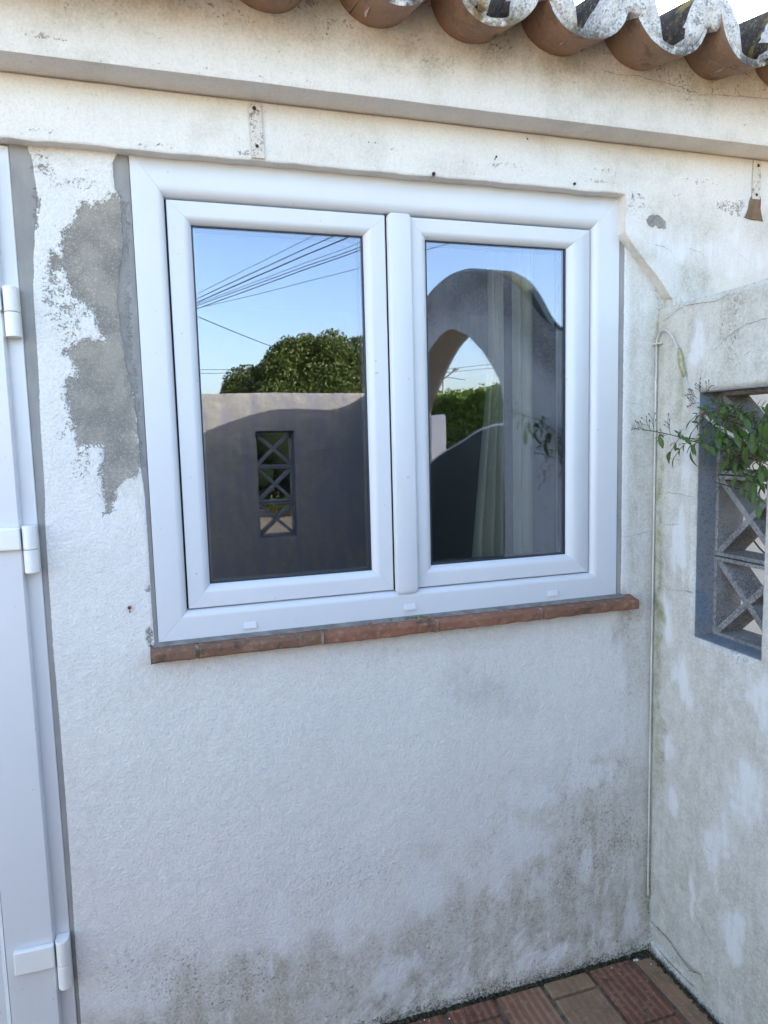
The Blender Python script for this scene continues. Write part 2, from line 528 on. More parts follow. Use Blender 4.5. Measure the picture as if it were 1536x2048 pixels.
def reveal_mat():
    m = NT('blue_grey_reveal')
    n1 = m.noise(14, 6, 0.65, m.scaled((1, 1, 0.5))); n2 = m.noise(170, 5, 0.75)
    c = m.mix(m.step(n1, 0.3, 0.7), (0.28, 0.30, 0.345), (0.225, 0.235, 0.25))
    c = m.mix(m.math('MULTIPLY', m.step(m.noise(9, 3), 0.56, 0.66), 0.4), c, (0.10, 0.21, 0.33))
    c = m.mix(m.math('MULTIPLY', m.step(n2, 0.52, 0.62), 0.6), c, (0.10, 0.10, 0.09))
    c = m.mix(m.math('MULTIPLY', m.step(m.noise(28, 5, 0.7), 0.55, 0.66), 0.5), c, (0.16, 0.155, 0.145))
    m.bsdf(c, 0.9, m.bump(m.math('ADD', n1, n2), 0.7, 0.003), spec=0.2)
    return m.m
M['reveal'] = reveal_mat()

def glass_mat(name, refl, tint, absorb=(1, 1, 1)):
    """coated window pane: mirror-sharp reflection over a see-through pane, reflecting more at a glancing angle"""
    m = NT(name)
    gl = m.n('ShaderNodeBsdfGlossy'); gl.inputs['Roughness'].default_value = 0.0
    gl.inputs['Color'].default_value = (*tint, 1)
    tr = m.n('ShaderNodeBsdfTransparent'); tr.inputs['Color'].default_value = (*absorb, 1)
    fr = m.n('ShaderNodeFresnel'); fr.inputs['IOR'].default_value = 1.5
    f = m.math('ADD', m.math('MULTIPLY', fr.outputs[0], 1.0), refl, clamp=True)
    mx = m.n('ShaderNodeMixShader')
    nb = m.bump(m.noise(3.0, 1, 0.4), 0.35, 0.0012)
    m.l(nb, gl.inputs['Normal'])
    m.l(f, mx.inputs[0]); m.l(tr.outputs[0], mx.inputs[1]); m.l(gl.outputs[0], mx.inputs[2])
    m.l(mx.outputs[0], m.out.inputs[0])
    return m.m
M['glass_outer'] = glass_mat('window_glass_outer', 0.105, (0.745, 0.80, 1.0), (0.92, 0.95, 0.94))
M['glass_inner'] = glass_mat('window_glass_inner', 0.02, (0.82, 0.88, 1.0), (0.9, 0.92, 0.92))

def leaf_mat(name, c1, c2, rough=0.45, transl=0.25):
    m = NT(name)
    oi = m.n('ShaderNodeObjectInfo')
    rnd = m.attr('sa')[0]
    t = m.math('ADD', m.math('MULTIPLY', rnd, 0.75), m.math('MULTIPLY', oi.outputs['Random'], 0.25))
    c = m.mix(t, c1, c2)
    p = m.bsdf(c, rough, None, spec=0.35)
    tl = m.n('ShaderNodeBsdfTranslucent')
    m.l(m.mix(0.5, c, (0.16, 0.22, 0.03)), tl.inputs[0])
    mx = m.n('ShaderNodeMixShader'); mx.inputs[0].default_value = transl
    m.l(p.outputs[0], mx.inputs[1]); m.l(tl.outputs[0], mx.inputs[2])
    m.l(mx.outputs[0], m.out.inputs[0])
    return m.m
M['leaf_jasmine'] = leaf_mat('jasmine_leaf', (0.045, 0.095, 0.02), (0.10, 0.16, 0.03), 0.4, 0.3)
M['leaf_tree'] = leaf_mat('tree_leaf', (0.035, 0.062, 0.012), (0.095, 0.12, 0.022), 0.5, 0.15)
M['leaf_hedge'] = leaf_mat('hedge_leaf', (0.06, 0.12, 0.02), (0.14, 0.20, 0.03), 0.4, 0.3)
M['core'] = simple('inner_foliage_shadow', (0.010, 0.016, 0.006), 1.0, spec=0.0)  # near-black bodies: shade inside the foliage put into the colour

def curtain_mat():
    m = NT('pale_curtain')
    c = m.mix(m.step(m.noise(1, 3, 0.5, m.scaled((30, 30, 2))), 0.3, 0.7), (0.68, 0.62, 0.50), (0.58, 0.53, 0.43))
    m.bsdf(c, 0.9, m.bump(m.noise(500, 2), 0.2, 0.0005), spec=0.1)
    return m.m
M['curtain'] = curtain_mat()

def ground_mat():
    m = NT('dry_sandy_ground')
    n1 = m.noise(0.6, 8, 0.65); n2 = m.noise(9, 8, 0.7)
    c = m.mix(m.step(n2, 0.35, 0.65), (0.70, 0.48, 0.25), (0.56, 0.38, 0.19))
    c = m.mix(m.step(n1, 0.58, 0.7, 0.0, 0.6), c, (0.20, 0.19, 0.08))
    m.bsdf(c, 0.95, m.bump(n2, 0.8, 0.03), spec=0.1)
    return m.m
M['ground'] = ground_mat()

# ================================================================== LARGE STRUCTURE
# ground out to the horizon
g = MB(); g.quad((-600, -600, -0.06), (600, -600, -0.06), (600, 600, -0.06), (-600, 600, -0.06))
tag(g.build('ground', M['ground']), kind='structure')

PEEL = [(-0.088, 1.963), (-0.066, 1.972), (-0.052, 1.954), (-0.053, 1.878), (-0.06, 1.762), (-0.062, 1.664), (-0.055, 1.604), (-0.057, 1.565), (-0.056, 1.484), (-0.05, 1.423), (-0.063, 1.407), (-0.082, 1.407), (-0.102, 1.384), (-0.113, 1.339), (-0.127, 1.328), (-0.13, 1.365), (-0.13, 1.426), (-0.12, 1.469), (-0.142, 1.47), (-0.172, 1.467), (-0.176, 1.51), (-0.185, 1.546), (-0.185, 1.604), (-0.163, 1.608), (-0.168, 1.632), (-0.178, 1.651), (-0.184, 1.659), (-0.158, 1.674), (-0.143, 1.686), (-0.121, 1.683), (-0.106, 1.679), (-0.119, 1.714), (-0.125, 1.737), (-0.145, 1.759), (-0.159, 1.766), (-0.167, 1.804), (-0.173, 1.826), (-0.191, 1.818), (-0.204, 1.795), (-0.198, 1.825), (-0.194, 1.851), (-0.176, 1.841), (-0.174, 1.871), (-0.165, 1.898), (-0.15, 1.91), (-0.141, 1.929), (-0.133, 1.948), (-0.111, 1.946), (-0.096, 1.955)]
WM = np.array([(-0.056, 2.06), (-0.072, 2.028), (-0.069, 1.979), (-0.062, 1.972), (-0.061, 1.878), (-0.079, 1.761), (-0.071, 1.644), (-0.057, 1.565), (-0.056, 1.484), (-0.050, 1.361), (-0.049, 1.302), (-0.048, 1.246), (-0.05, 1.137), (-0.048, 1.055), (-0.048, 1.0)])[::-1]
DM = np.array([(-0.227, 2.06), (-0.216, 2.015), (-0.214, 1.943), (-0.223, 1.887), (-0.232, 1.794), (-0.235, 1.681), (-0.238, 1.527), (-0.243, 1.331), (-0.247, 1.208), (-0.248, 1.051), (-0.247, 0.834), (-0.248, 0.5), (-0.251, 0.0)])[::-1]

def main_paint(x, z):
    n1 = fbm(x, z, 9, 4, 11); n2 = fbm(x, z, 30, 4, 3); n3 = fbm(x * 2.2, z * 0.5, 22, 4, 8)
    peel = inpoly_soft(x + 0.010 * (fbm(x, z, 55, 3, 6) - .5), z + 0.014 * (fbm(x, z, 55, 3, 7) - .5), PEEL, 0.026) * 1.3 - 0.10
    # specks round the lost paint
    peel = np.maximum(peel, 0.38 * blob(x, z, -0.165, 1.72, 0.055, 0.16, 0.5))
    peel = np.maximum(peel, 0.36 * blob(x, z, -0.175, 1.53, 0.035, 0.10, 0.6))
    peel = np.maximum(peel, 0.34 * blob(x, z, -0.165, 1.44, 0.03, 0.04, 0.6))
    peel = np.maximum(peel, 0.42 * blob(x, z, -0.19, 2.02, 0.03, 0.025, 0.6))
    peel = np.maximum(peel, 0.34 * blob(x, z, -0.14, 1.985, 0.07, 0.02, 0.8))
    peel = np.maximum(peel, 0.62 * blob(x, z, -0.057, 1.06, 0.008, 0.024, 0.5))
    peel = np.maximum(peel, 0.60 * blob(x, z, -0.054, 1.16, 0.007, 0.012, 0.5))
    peel = np.maximum(peel, 0.5 * blob(x, z, -0.214, 1.93, 0.010, 0.06, 0.6))
    wm = np.interp(z, WM[:, 1], WM[:, 0]); dm = np.interp(z, DM[:, 1], DM[:, 0])
    beside = sm(z, 1.030, 1.038)
    mort = np.maximum(sm(x - wm, -0.003, 0.003) * (x < 0.2) * beside, sm(dm - x, -0.003, 0.003))
    mort = np.maximum(mort, (x > 1.0) * sm(1.1335 - x, -0.002, 0.002) * beside)
    mort = np.maximum(mort, 0.9 * blob(x, z, 1.125, 2.05, 0.03, 0.02, 0.4))
    # the foot of the wall, dirty in big uneven clouds; worse to the right
    rise = 0.30 + 0.42 * sm(x, 0.4, 1.25) + 0.26 * (n1 - 0.5) * 2
    low = 1 - sm(z, rise * 0.45, rise * 1.25)
    dirt = low * (0.25 + 0.65 * n2 + 0.9 * (n3 - 0.35))
    dirt = np.maximum(dirt, 0.7 * blob(x, z, 1.02, 0.47, 0.22, 0.17, 0.8, (n1 - .5)))
    dirt = np.maximum(dirt, 0.45 * blob(x, z, 0.72, 0.85, 0.22, 0.12, 0.9, (n1 - .5)))
    dirt = np.maximum(dirt, 0.3 * blob(x, z, 0.62, 0.98, 0.5, 0.05, 0.8, (n1 - .5)))
    pier = sm(x, 1.135, 1.16)
    dirt = np.maximum(dirt, pier * (0.62 + 0.5 * (n3 - 0.5)) * sm(z, 0.35, 0.9) * (0.55 + 0.45 * sm(1.75 - z, -0.25, 0.1)))
    dirt = np.maximum(dirt, 0.95 * blob(x, z, 1.165, 0.94, 0.045, 0.11, 0.8, (n3 - .5)))
    dirt = np.maximum(dirt, 0.4 * sm(x, 0.95, 1.2) * sm(1.1 - z, 0, 0.5) * n3)
    dirt = np.maximum(dirt, 0.5 * blob(x, z, -0.085, 1.40, 0.05, 0.06, 0.6, (n3 - .5)))
    dirt = np.maximum(dirt, 0.35 * blob(x, z, -0.19, 2.03, 0.06, 0.03, 0.6))
    dirt = np.maximum(dirt, 0.16)
    mold = 0.14 + low * 0.50 * n1
    mold = np.maximum(mold, (1 - sm(z, 0.0, 0.20)) * (0.25 + 0.55 * n2))
    mold = np.maximum(mold, (1 - sm(z, 0.012, 0.05)) * 0.95)
    mold = np.maximum(mold, 0.55 * blob(x, z, -0.1, 0.30, 0.16, 0.10, 0.7, (n1 - .5)))
    mold = np.maximum(mold, 0.62 * blob(x, z, 0.10, 0.19, 0.14, 0.05, 0.7, (n1 - .5)))
    mold = np.maximum(mold, 0.45 * blob(x, z, 0.35, 0.42, 0.25, 0.10, 0.8, (n1 - .5)))
    mold = np.maximum(mold, 0.6 * sm(x, 1.185, 1.235) * (1 - sm(z, 0.35, 0.75)))
    mold = np.maximum(mold, 0.5 * blob(x, z, 1.16, 0.9, 0.035, 0.10, 0.8, (n2 - .5)))
    mold = np.maximum(mold, pier * 0.30 * n2)
    mold = np.maximum(mold, 0.6 * blob(x, z, 1.24, 1.80, 0.03, 0.07, 0.7, (n2 - .5)))
    mold = np.maximum(mold, 0.35 * blob(x, z, 0.1, 0.45, 0.3, 0.2, 0.8, (n1 - .5)))
    green = 0.75 * sm(x, 1.195, 1.232) * (0.25 + 0.5 * (1 - sm(z, 0.1, 0.6)))
    green = np.maximum(green, 0.9 * blob(x, z, 1.232, 1.73, 0.008, 0.06, 0.6))
    green = np.maximum(green, 0.5 * (1 - sm(z, 0.0, 0.06)) * n2)
    white = np.zeros_like(x)
    for cx, cz, rx, rz in ((0.56, 0.36, 0.045, 0.09), (0.745, 0.31, 0.03, 0.045), (0.82, 0.41, 0.09, 0.07), (0.87, 0.30, 0.022, 0.07),
                           (1.05, 0.55, 0.11, 0.055), (0.87, 0.53, 0.07, 0.045), (1.03, 0.27, 0.03, 0.05), (0.35, 0.30, 0.04, 0.09),
                           (0.18, 0.33, 0.03, 0.12), (0.92, 0.06, 0.1, 0.03), (0.48, 0.12, 0.06, 0.06), (1.18, 0.12, 0.04, 0.05)):
        white = np.maximum(white, 0.9 * blob(x, z, cx, cz, rx, rz, 0.7, (n3 - .5) * 0.9))
    return (peel, mort, dirt), (mold, green, white)

def main_relief(x, z):
    (peel, mort, dirt), _ = main_paint(x, z)
    d = 0.0045 * (fbm(x, z, 5, 3, 2) - 0.5) + 0.0018 * (fbm(x, z, 80, 2, 4) - 0.5)
    d -= 0.0020 * sm(peel, 0.4, 0.6) + 0.0030 * sm(mort, 0.4, 0.6)
    d += 0.012 * blob(x, z, 0.9, -0.02, 0.9, 0.10, 0.9)           # lumpy foot
    return d + 0.002

house = empty('house_wall', (0.5, 0, 0), 'white rendered house wall under the eaves, peeling grey beside the window and mouldy at its foot', 'wall')

U = lin((-0.259, .0055), (-0.0405, .0055), (1.1195, .005), (1.262, .005))
V = lin((-0.05, .006), (1.037, .0055), (2.065, .0))
sheet('wall_face', U, V, lambda u, v: ~((u > -0.0405) & (u < 1.1195) & (v > 1.037)),
      lambda u, v, d: np.stack([u, -d, v], -1), 1, 0.20, M['plaster'], main_paint, main_relief, house)

# lintel leaf: stands 32 mm proud, turns down beyond the window and runs off on a slant to the garden wall
def lin_bottom(x):
    return np.interp(x, [-2, 1.1125, 1.1135, 1.122, 1.262, 1.263], [2.05, 2.05, 1.962, 1.950, 1.800, 1.72])
def lintel_warp(u, v):
    zb = lin_bottom(u) + 0.005 * (fbm(u, v * 0, 20, 3, 4) - .5) + (u > 1.11) * 0.016 * (fbm(u, v * 0, 28, 4, 14) - .5)
    t = (v - 0.0)
    return u, zb + t * (2.166 - zb)
def lintel_paint(x, z):
    n1 = fbm(x, z, 9, 4, 21); n2 = fbm(x, z, 34, 4, 23)
    peel = inpoly_soft(x, z, [(1.173, 1.99), (1.184, 2.006), (1.21, 2.007), (1.233, 1.991), (1.229, 1.975), (1.205, 1.975), (1.20, 1.985), (1.192, 1.975), (1.181, 1.978)], 0.005) * 1.5 - 0.25
    peel = np.maximum(peel, 0.42 * blob(x, z, 1.41, 2.045, 0.07, 0.016, 0.6, (n2 - .5)))
    peel = np.maximum(peel, 0.46 * blob(x, z, 1.43, 2.03, 0.05, 0.007, 0.5))
    peel = np.maximum(peel, 0.40 * blob(x, z, 1.145, 2.045, 0.025, 0.012, 0.6))
    peel = np.maximum(peel, 0.34 * blob(x, z, 1.0, 2.075, 0.10, 0.008, 0.6))
    peel = np.maximum(peel, 0.40 * blob(x, z, 0.185, 2.062, 0.02, 0.006, 0.6))
    for cx, cz, rx, rz in ((0.77, 2.09, 0.08, 0.012), (0.52, 2.10, 0.02, 0.006), (1.25, 2.06, 0.06, 0.008), (1.30, 2.10, 0.10, 0.01), (0.02, 2.062, 0.06, 0.006), (-0.2, 2.07, 0.05, 0.006), (1.06, 2.10, 0.05, 0.008)):
        peel = np.maximum(peel, 0.33 * blob(x, z, cx, cz, rx, rz, 0.8))
    peel = np.maximum(peel, 0.55 * blob(x, z, 0.609, 2.053, 0.010, 0.004, 0.5))
    mort = 0 * x
    dirt = 0.16 + 0.25 * sm(n1, 0.5, 0.75) + 0.6 * sm(x, 0.9, 1.3) * (1 - sm(z, 1.9, 2.06)) * n1
    dirt = np.maximum(dirt, 0.75 * blob(x, z, 1.27, 1.80, 0.06, 0.03, 0.8, (n1 - .5)))
    mold = 0.10 + 0.25 * sm(n2, 0.55, 0.75) + 0.42 * blob(x, z, 1.14, 2.03, 0.05, 0.04, 0.8, (n2 - .5))
    mold = np.maximum(mold, 0.35 * blob(x, z, 1.42, 2.05, 0.14, 0.03, 0.9, (n2 - .5)))
    mold = np.maximum(mold, 0.5 * blob(x, z, 1.275, 1.80, 0.03, 0.02, 0.8))
    green = 0 * x
    white = 0.6 * blob(x, z, 1.3, 1.95, 0.3, 0.1, 0.8, (n1 - .5))
    return (peel, mort, dirt), (mold, green, white)
def soft_relief(seed, amp=0.003):
    return lambda x, z: amp * (fbm(x, z, 6, 3, seed) - 0.5) + 0.0012 * (fbm(x, z, 40, 3, seed + 1) - 0.5)
U = lin((-1.6, .02), (-0.32, .006), (1.1125, .001), (1.1135, .006), (1.7, .05), (6.4, 0))
V = np.linspace(0, 1, 48)
sheet('lintel', U, V, lambda u, v: u > -9, lambda u, v, d: np.stack([u, -0.032 - d, v], -1), 1, 0.17, M['beam'],
      lintel_paint, soft_relief(31), house, lintel_warp)
# deep fascia above it, 108 mm proud, carrying the tiles
def fascia_paint(x, z):
    n1 = fbm(x, z, 9, 4, 41); n2 = fbm(x, z, 40, 4, 43)
    dirt = 0.20 + 0.62 * sm(z, 2.19, 2.30) * (0.4 + n1) + 0.25 * sm(n1, 0.5, 0.75)
    peel = 0.42 * blob(x, z, -0.18, 2.20, 0.05, 0.006, 0.7) + 0.30 * blob(x, z, 0.05, 2.178, 0.4, 0.004, 0.7)
    mold = 0.12 + 0.45 * sm(z, 2.22, 2.30) * n2 + 0.25 * sm(n2, 0.55, 0.75)
    return (peel, 0 * x, dirt), (mold, 0 * x, 0 * x)
U = lin((-1.6, .03), (-0.3, .007), (1.6, .06), (6.4, 0)); V = lin((2.168, .006), (2.34, .02), (2.40, 0))
sheet('fascia', U, V, lambda u, v: u > -9, lambda u, v, d: np.stack([u, -0.108 - d - 0.0 * v, v], -1), 1, 0.24, M['beam'],
      fascia_paint, soft_relief(51), house)
# plain masonry to the left of the door, above the door and beyond the garden wall, and the room behind
b = MB()
b.box(-3.2, -1.22, 0.004, 0.20, -0.05, 2.06)
b.box(1.2645, 6.4, -0.030, 0.20, -0.05, 1.72)
b.build('wall_end', M['beam'], house)
b = MB()
b.box(-3.2, -3.0, 0.21, 3.0, 0, 2.4); b.box(6.2, 6.4, 0.21, 3.0, 0, 2.4)
b.box(-3.2, 6.4, 3.0, 3.2, 0, 2.4); b.box(-2.99, 6.19, 0.21, 2.99, -0.05, 0.0); b.box(-2.99, 6.19, 0.21, 2.99, 2.30, 2.4)
b.build('room_shell', M['room'], house)

# cracks: fine open lines, as hair-thin ribbons following the face
def crack(name, pts, plane, parent, w=0.0014, seed=1):
    r = random.Random(seed); P = []
    for (a, b_), (c_, d_) in zip(pts[:-1], pts[1:]):
        n = max(2, int(math.hypot(c_ - a, d_ - b_) / 0.006))
        for i in range(n):
            t = i / n
            P.append((a + (c_ - a) * t + r.uniform(-.0013, .0013), b_ + (d_ - b_) * t + r.uniform(-.0016, .0016)))
    P.append(pts[-1])
    mb = MB(); k = 0
    for i, (a, b_) in enumerate(P):
        ww = w * (0.25 + 0.75 * r.random()) * (0.3 if i in (0, len(P) - 1) else 1) * 0.5
        mb.v += [plane(a, b_ - ww), plane(a, b_ + ww)]
        if i: mb.f.append((2 * i - 2, 2 * i, 2 * i + 1, 2 * i - 1))
    return mb.build(name, M['crack'], parent)
fasc = lambda a, b_: (a, -0.1105, b_)
crack('crack', [(0.984, 2.285), (1.037, 2.279), (1.066, 2.284), (1.118, 2.28), (1.188, 2.275), (1.26, 2.263), (1.348, 2.271), (1.464, 2.277)], fasc, house, 0.0013, 3)
crack('crack', [(0.20, 2.262), (0.225, 2.235), (0.232, 2.214)], fasc, house, 0.0008, 5)
crack('crack', [(0.30, 2.255), (0.31, 2.21)], fasc, house, 0.0008, 6)
crack('crack', [(0.62, 2.27), (0.60, 2.24)], fasc, house, 0.0008, 7)
crack('crack', [(0.5, 2.29), (0.497, 2.255)], fasc, house, 0.0007, 8)
mainp = lambda a, b_: (a, -0.0062, b_)
crack('crack', [(1.135, 1.195), (1.157, 1.196), (1.196, 1.202), (1.227, 1.204)], mainp, house, 0.0013, 9)
crack('crack', [(1.135, 1.545), (1.17, 1.542), (1.2, 1.535)], mainp, house, 0.0008, 10)
crack('crack', [(0.02, 0.16), (0.045, 0.19), (0.05, 0.15), (0.08, 0.17)], mainp, house, 0.001, 11)
linp = lambda a, b_: (a, -0.0352, b_)
crack('crack', [(1.195, 1.935), (1.225, 1.93), (1.25, 1.918), (1.255, 1.90)], linp, house, 0.0012, 12)
crack('crack', [(1.30, 1.93), (1.335, 1.925), (1.35, 1.91), (1.345, 1.89)], linp, house, 0.001, 13)
crack('crack', [(1.285, 1.80), (1.30, 1.83), (1.325, 1.80), (1.33, 1.79)], linp, house, 0.001, 14)
crack('crack', [(1.45, 1.93), (1.5, 1.90)], linp, house, 0.0006, 15)

# ------------------------------------------------------------------ roof of clay tiles
ROOF_SLOPE = 0.23
def tile_mesh(rad, thick, y0, y1, zc, up, taper=1.0, wob=0, tall=0.98):
    """half-round clay tile running from y0 (mouth) to y1, centre line height zc at the mouth"""
    r = random.Random(wob)
    n = 18; L = 9
    mb = MB(); vo = []; vi = []
    for i in range(L):
        t = i / (L - 1); y = y0 + (y1 - y0) * t
        sc = 1 + (taper - 1) * t
        for j in range(n + 1):
            a = math.pi * j / n
            w = 1 + 0.016 * math.sin(3 * a + wob) + r.uniform(-.004, .004)
            for R, lst in ((rad * sc * w, vo), ((rad - thick) * sc * w, vi)):
                x = -math.cos(a) * R
                z = (math.sin(a) if up else -math.sin(a)) * R * tall
                yy = y + (0.004 * math.sin(2 * a + wob) if i == 0 else 0)
                lst.append((x, yy, zc + ROOF_SLOPE * (y - y0) + z))
    return vo, vi, n, L

def make_tile(name, parent, X, rad, thick, y0, y1, zc, up, taper, wob, mo, mi, mr, tall=0.98):
    vo, vi, n, L = tile_mesh(rad, thick, y0, y1, zc, up, taper, wob, tall)
    verts = vo + vi; k = len(vo)
    faces = []; mats = []
    idx = lambda i, j: i * (n + 1) + j
    for i in range(L - 1):
        for j in range(n):
            faces.append((idx(i, j), idx(i, j + 1), idx(i + 1, j + 1), idx(i + 1, j))); mats.append(0)
            faces.append((k + idx(i, j), k + idx(i + 1, j), k + idx(i + 1, j + 1), k + idx(i, j + 1))); mats.append(1)
        for j in (0, n):
            faces.append((idx(i, j), idx(i + 1, j), k + idx(i + 1, j), k + idx(i, j))); mats.append(0)
    for i, mm in ((0, 2), (L - 1, 0)):
        for j in range(n):
            a = len(verts)
            verts += [verts[idx(i, j)], verts[idx(i, j + 1)], verts[k + idx(i, j + 1)], verts[k + idx(i, j)]]
            faces.append((a, a + 1, a + 2, a + 3)); mats.append(mm)
    me = bpy.data.meshes.new(name)
    me.from_pydata([(p[0] + X, p[1], p[2]) for p in verts], [], faces)
    for q in (mo, mi, mr): me.materials.append(q)
    me.polygons.foreach_set('material_index', mats)
    me.polygons.foreach_set('use_smooth', [mm != 2 for mm in mats])
    me.update()
    return link(bpy.data.objects.new(name, me), parent)

roof = empty('tiled_roof', (0.5, -0.2, 2.3), 'eaves of half-round terracotta tiles with white mortared mouths above the window', 'roof')
slab = MB()
slab.add([(-3.2, -0.100, 2.40), (6.4, -0.100, 2.40), (6.4, 3.2, 2.41), (-3.2, 3.2, 2.41), (-3.2, -0.1, 2.405), (6.4, -0.1, 2.405), (6.4, 3.2, 3.10), (-3.2, 3.2, 3.10)],
         [(0, 3, 2, 1), (4, 5, 6, 7), (0, 1, 5, 4), (1, 2, 6, 5), (2, 3, 7, 6), (3, 0, 4, 7)])
slab.build('roof_slab', M['cement'], roof)
def canal_x(k):
    xs = [0.025, 0.231, 0.455, 0.665, 0.873, 1.079, 1.290, 1.50]
    if k < 0: return xs[0] + 0.21 * k
    if k >= len(xs): return xs[-1] + 0.21 * (k - len(xs) + 1)
    return xs[k]
for k in range(-7, 30):
    r = random.Random(100 + k)
    X = canal_x(k)
    ym = -0.242 + r.uniform(-.008, .008)
    make_tile('canal_tile', roof, X, 0.094, 0.016, ym, 0.28, 2.3586 + r.uniform(-.003, .003), False, 0.94, k * 1.7, M['tile_under'], M['tile_top'], M['rim'])
    make_tile('canal_tile', roof, X, 0.086, 0.016, 0.16, 0.70, 2.353 + 0.40 * ROOF_SLOPE + 0.022, False, 0.94, k * 1.7 + 4, M['tile_under'], M['tile_top'], M['rim'])
    # cover tile over the joint to the right of this canal
    Xc = (X + canal_x(k + 1)) / 2
    w = 0.072
    yc = ym + r.uniform(-.006, .012)
    make_tile('cover_tile', roof, Xc, w, 0.016, yc, 0.26, 2.288 + r.uniform(-.002, .003), True, 0.95, k * 2.3 + 1, M['tile_top'], M['tile_under'], M['rim'], 1.74)
    make_tile('cover_tile', roof, Xc, w, 0.016, 0.15, 0.70, 2.288 + 0.39 * ROOF_SLOPE + 0.02, True, 0.95, k * 2.3 + 7, M['tile_top'], M['tile_under'], M['rim'], 1.74)
    # white mortar plug filling the mouth of the cover tile, with a rough scooped notch beneath
    hw = (canal_x(k + 1) - X) / 2
    N = 26; top = []; bot = []
    for i in range(N + 1):
        t = -1 + 2 * i / N
        x = t * (w + 0.002)
        zt = 2.286 + math.sqrt(max(0, (w + 0.002) ** 2 - x * x)) * 1.76
        # lower edge: rests in the two canals, bridged by a rough scooped notch in the middle
        q_ = hw - abs(x)
        zb = 2.3586 - math.sqrt(max(0.0, 0.085 ** 2 - q_ * q_)) if q_ < 0.085 else 2.3586
        zb = min(zb, 2.336 + 0.005 * math.sin(6 * t + k) + 0.004 * math.sin(17 * t + 2 * k))
        zt = max(zt, zb + 0.002)
        top.append((x, zt)); bot.append((x, min(zb, zt - 0.002)))
    mb = MB(); rows = 7
    grid = []
    for i in range(N + 1):
        for j in range(rows):
            s = j / (rows - 1)
            z = bot[i][1] * (1 - s) + top[i][1] * s
            bulge = 0.010 * (fbm(np.array([top[i][0] + k]), np.array([z]), 40, 3, 9)[0] - .4) + 0.006 * math.sin(math.pi * s)
            mb.v.append((Xc + top[i][0], yc - 0.004 - bulge, z))
    nv = len(mb.v)
    for i in range(N + 1):
        for j in (0, rows - 1):
            x_, y_, z_ = mb.v[i * rows + j]
            mb.v.append((x_, yc + 0.07, z_ + (0.030 if j == 0 else 0.0)))
    for i in range(N):
        for j in range(rows - 1):
            a = i * rows + j
            mb.f.append((a, a + rows, a + rows + 1, a + 1))
        mb.f.append((i * rows, nv + 2 * i, nv + 2 * i + 2, (i + 1) * rows))
        mb.f.append((i * rows + rows - 1, (i + 1) * rows + rows - 1, nv + 2 * i + 3, nv + 2 * i + 1))
    mb.build('mortar_plug', M['rim'], roof, smooth=True)

# ------------------------------------------------------------------ garden wall on the right, with a humped gateway
HUMP = [(-2.6, 1.785), (-2.29, 1.785), (-2.25, 1.801), (-2.19, 1.831), (-2.11, 1.886), (-2.03, 1.956), (-1.94, 2.026), (-1.84, 2.076), (-1.68, 2.131), (-1.51, 2.172), (-1.33, 2.188),
        (-1.15, 2.172), (-0.98, 2.131), (-0.82, 2.072), (-0.72, 2.022), (-0.63, 1.956), (-0.55, 1.886), (-0.47, 1.831), (-0.41, 1.801), (-0.37, 1.787), (0.1, 1.785)]
HY = np.linspace(-2.6, 0.1, 541)
HZ = np.interp(HY, [p[0] for p in HUMP], [p[1] for p in HUMP])
for _ in range(2):
    HZ = np.convolve(np.pad(HZ, 9, mode='edge'), np.ones(19) / 19, mode='valid')
ARCH = [(-1.95, 1.60), (-1.93, 1.625), (-1.885, 1.672), (-1.83, 1.716), (-1.775, 1.76), (-1.70, 1.812), (-1.62, 1.86), (-1.54, 1.898), (-1.44, 1.928), (-1.36, 1.942), (-1.32, 1.942), (-1.269, 1.935), (-1.127, 1.888), (-0.988, 1.811), (-0.904, 1.741), (-0.828, 1.668), (-0.815, 1.640), (-0.805, 1.60)]
AY = np.array([p[0] for p in ARCH]); AZ = np.array([p[1] for p in ARCH])
def gw_warp(y, z):
    ztop = np.interp(y, HY, HZ)
    zlow = np.where((y > -1.9501) & (y < -0.8049), np.interp(y, AY, AZ), 1.60)
    t = np.clip((z - 1.60) / 0.6, 0, 1)
    return y, np.where(z > 1.5999, zlow + t * (ztop - zlow), z)
def gw_back(y, z):
    # the outer face of the hump falls away a hand's breadth earlier, so its top slopes outward
    ztop = np.interp(y, HY, HZ)
    zlow = np.where((y > -1.9501) & (y < -0.8049), np.interp(y, AY, AZ), 1.60)
    shift = 0.14 * sm(ztop, 2.19, 1.98) if False else 0.14 * (1 - sm(ztop, 1.98, 2.185))
    zfar = np.where(y > -1.33, np.interp(np.minimum(y + shift, 0.05), HY, HZ), ztop)
    return np.where(z > 1.6001, zlow + (z - zlow) * (zfar - zlow) / (ztop - zlow), z)
def gw_keep(y, z):
    hole = (y > -0.357) & (y < -0.148) & (z > 0.952) & (z < 1.562)
    arch = (y > -1.95) & (y < -0.805) & (z < 1.60)
    return ~(hole | arch)
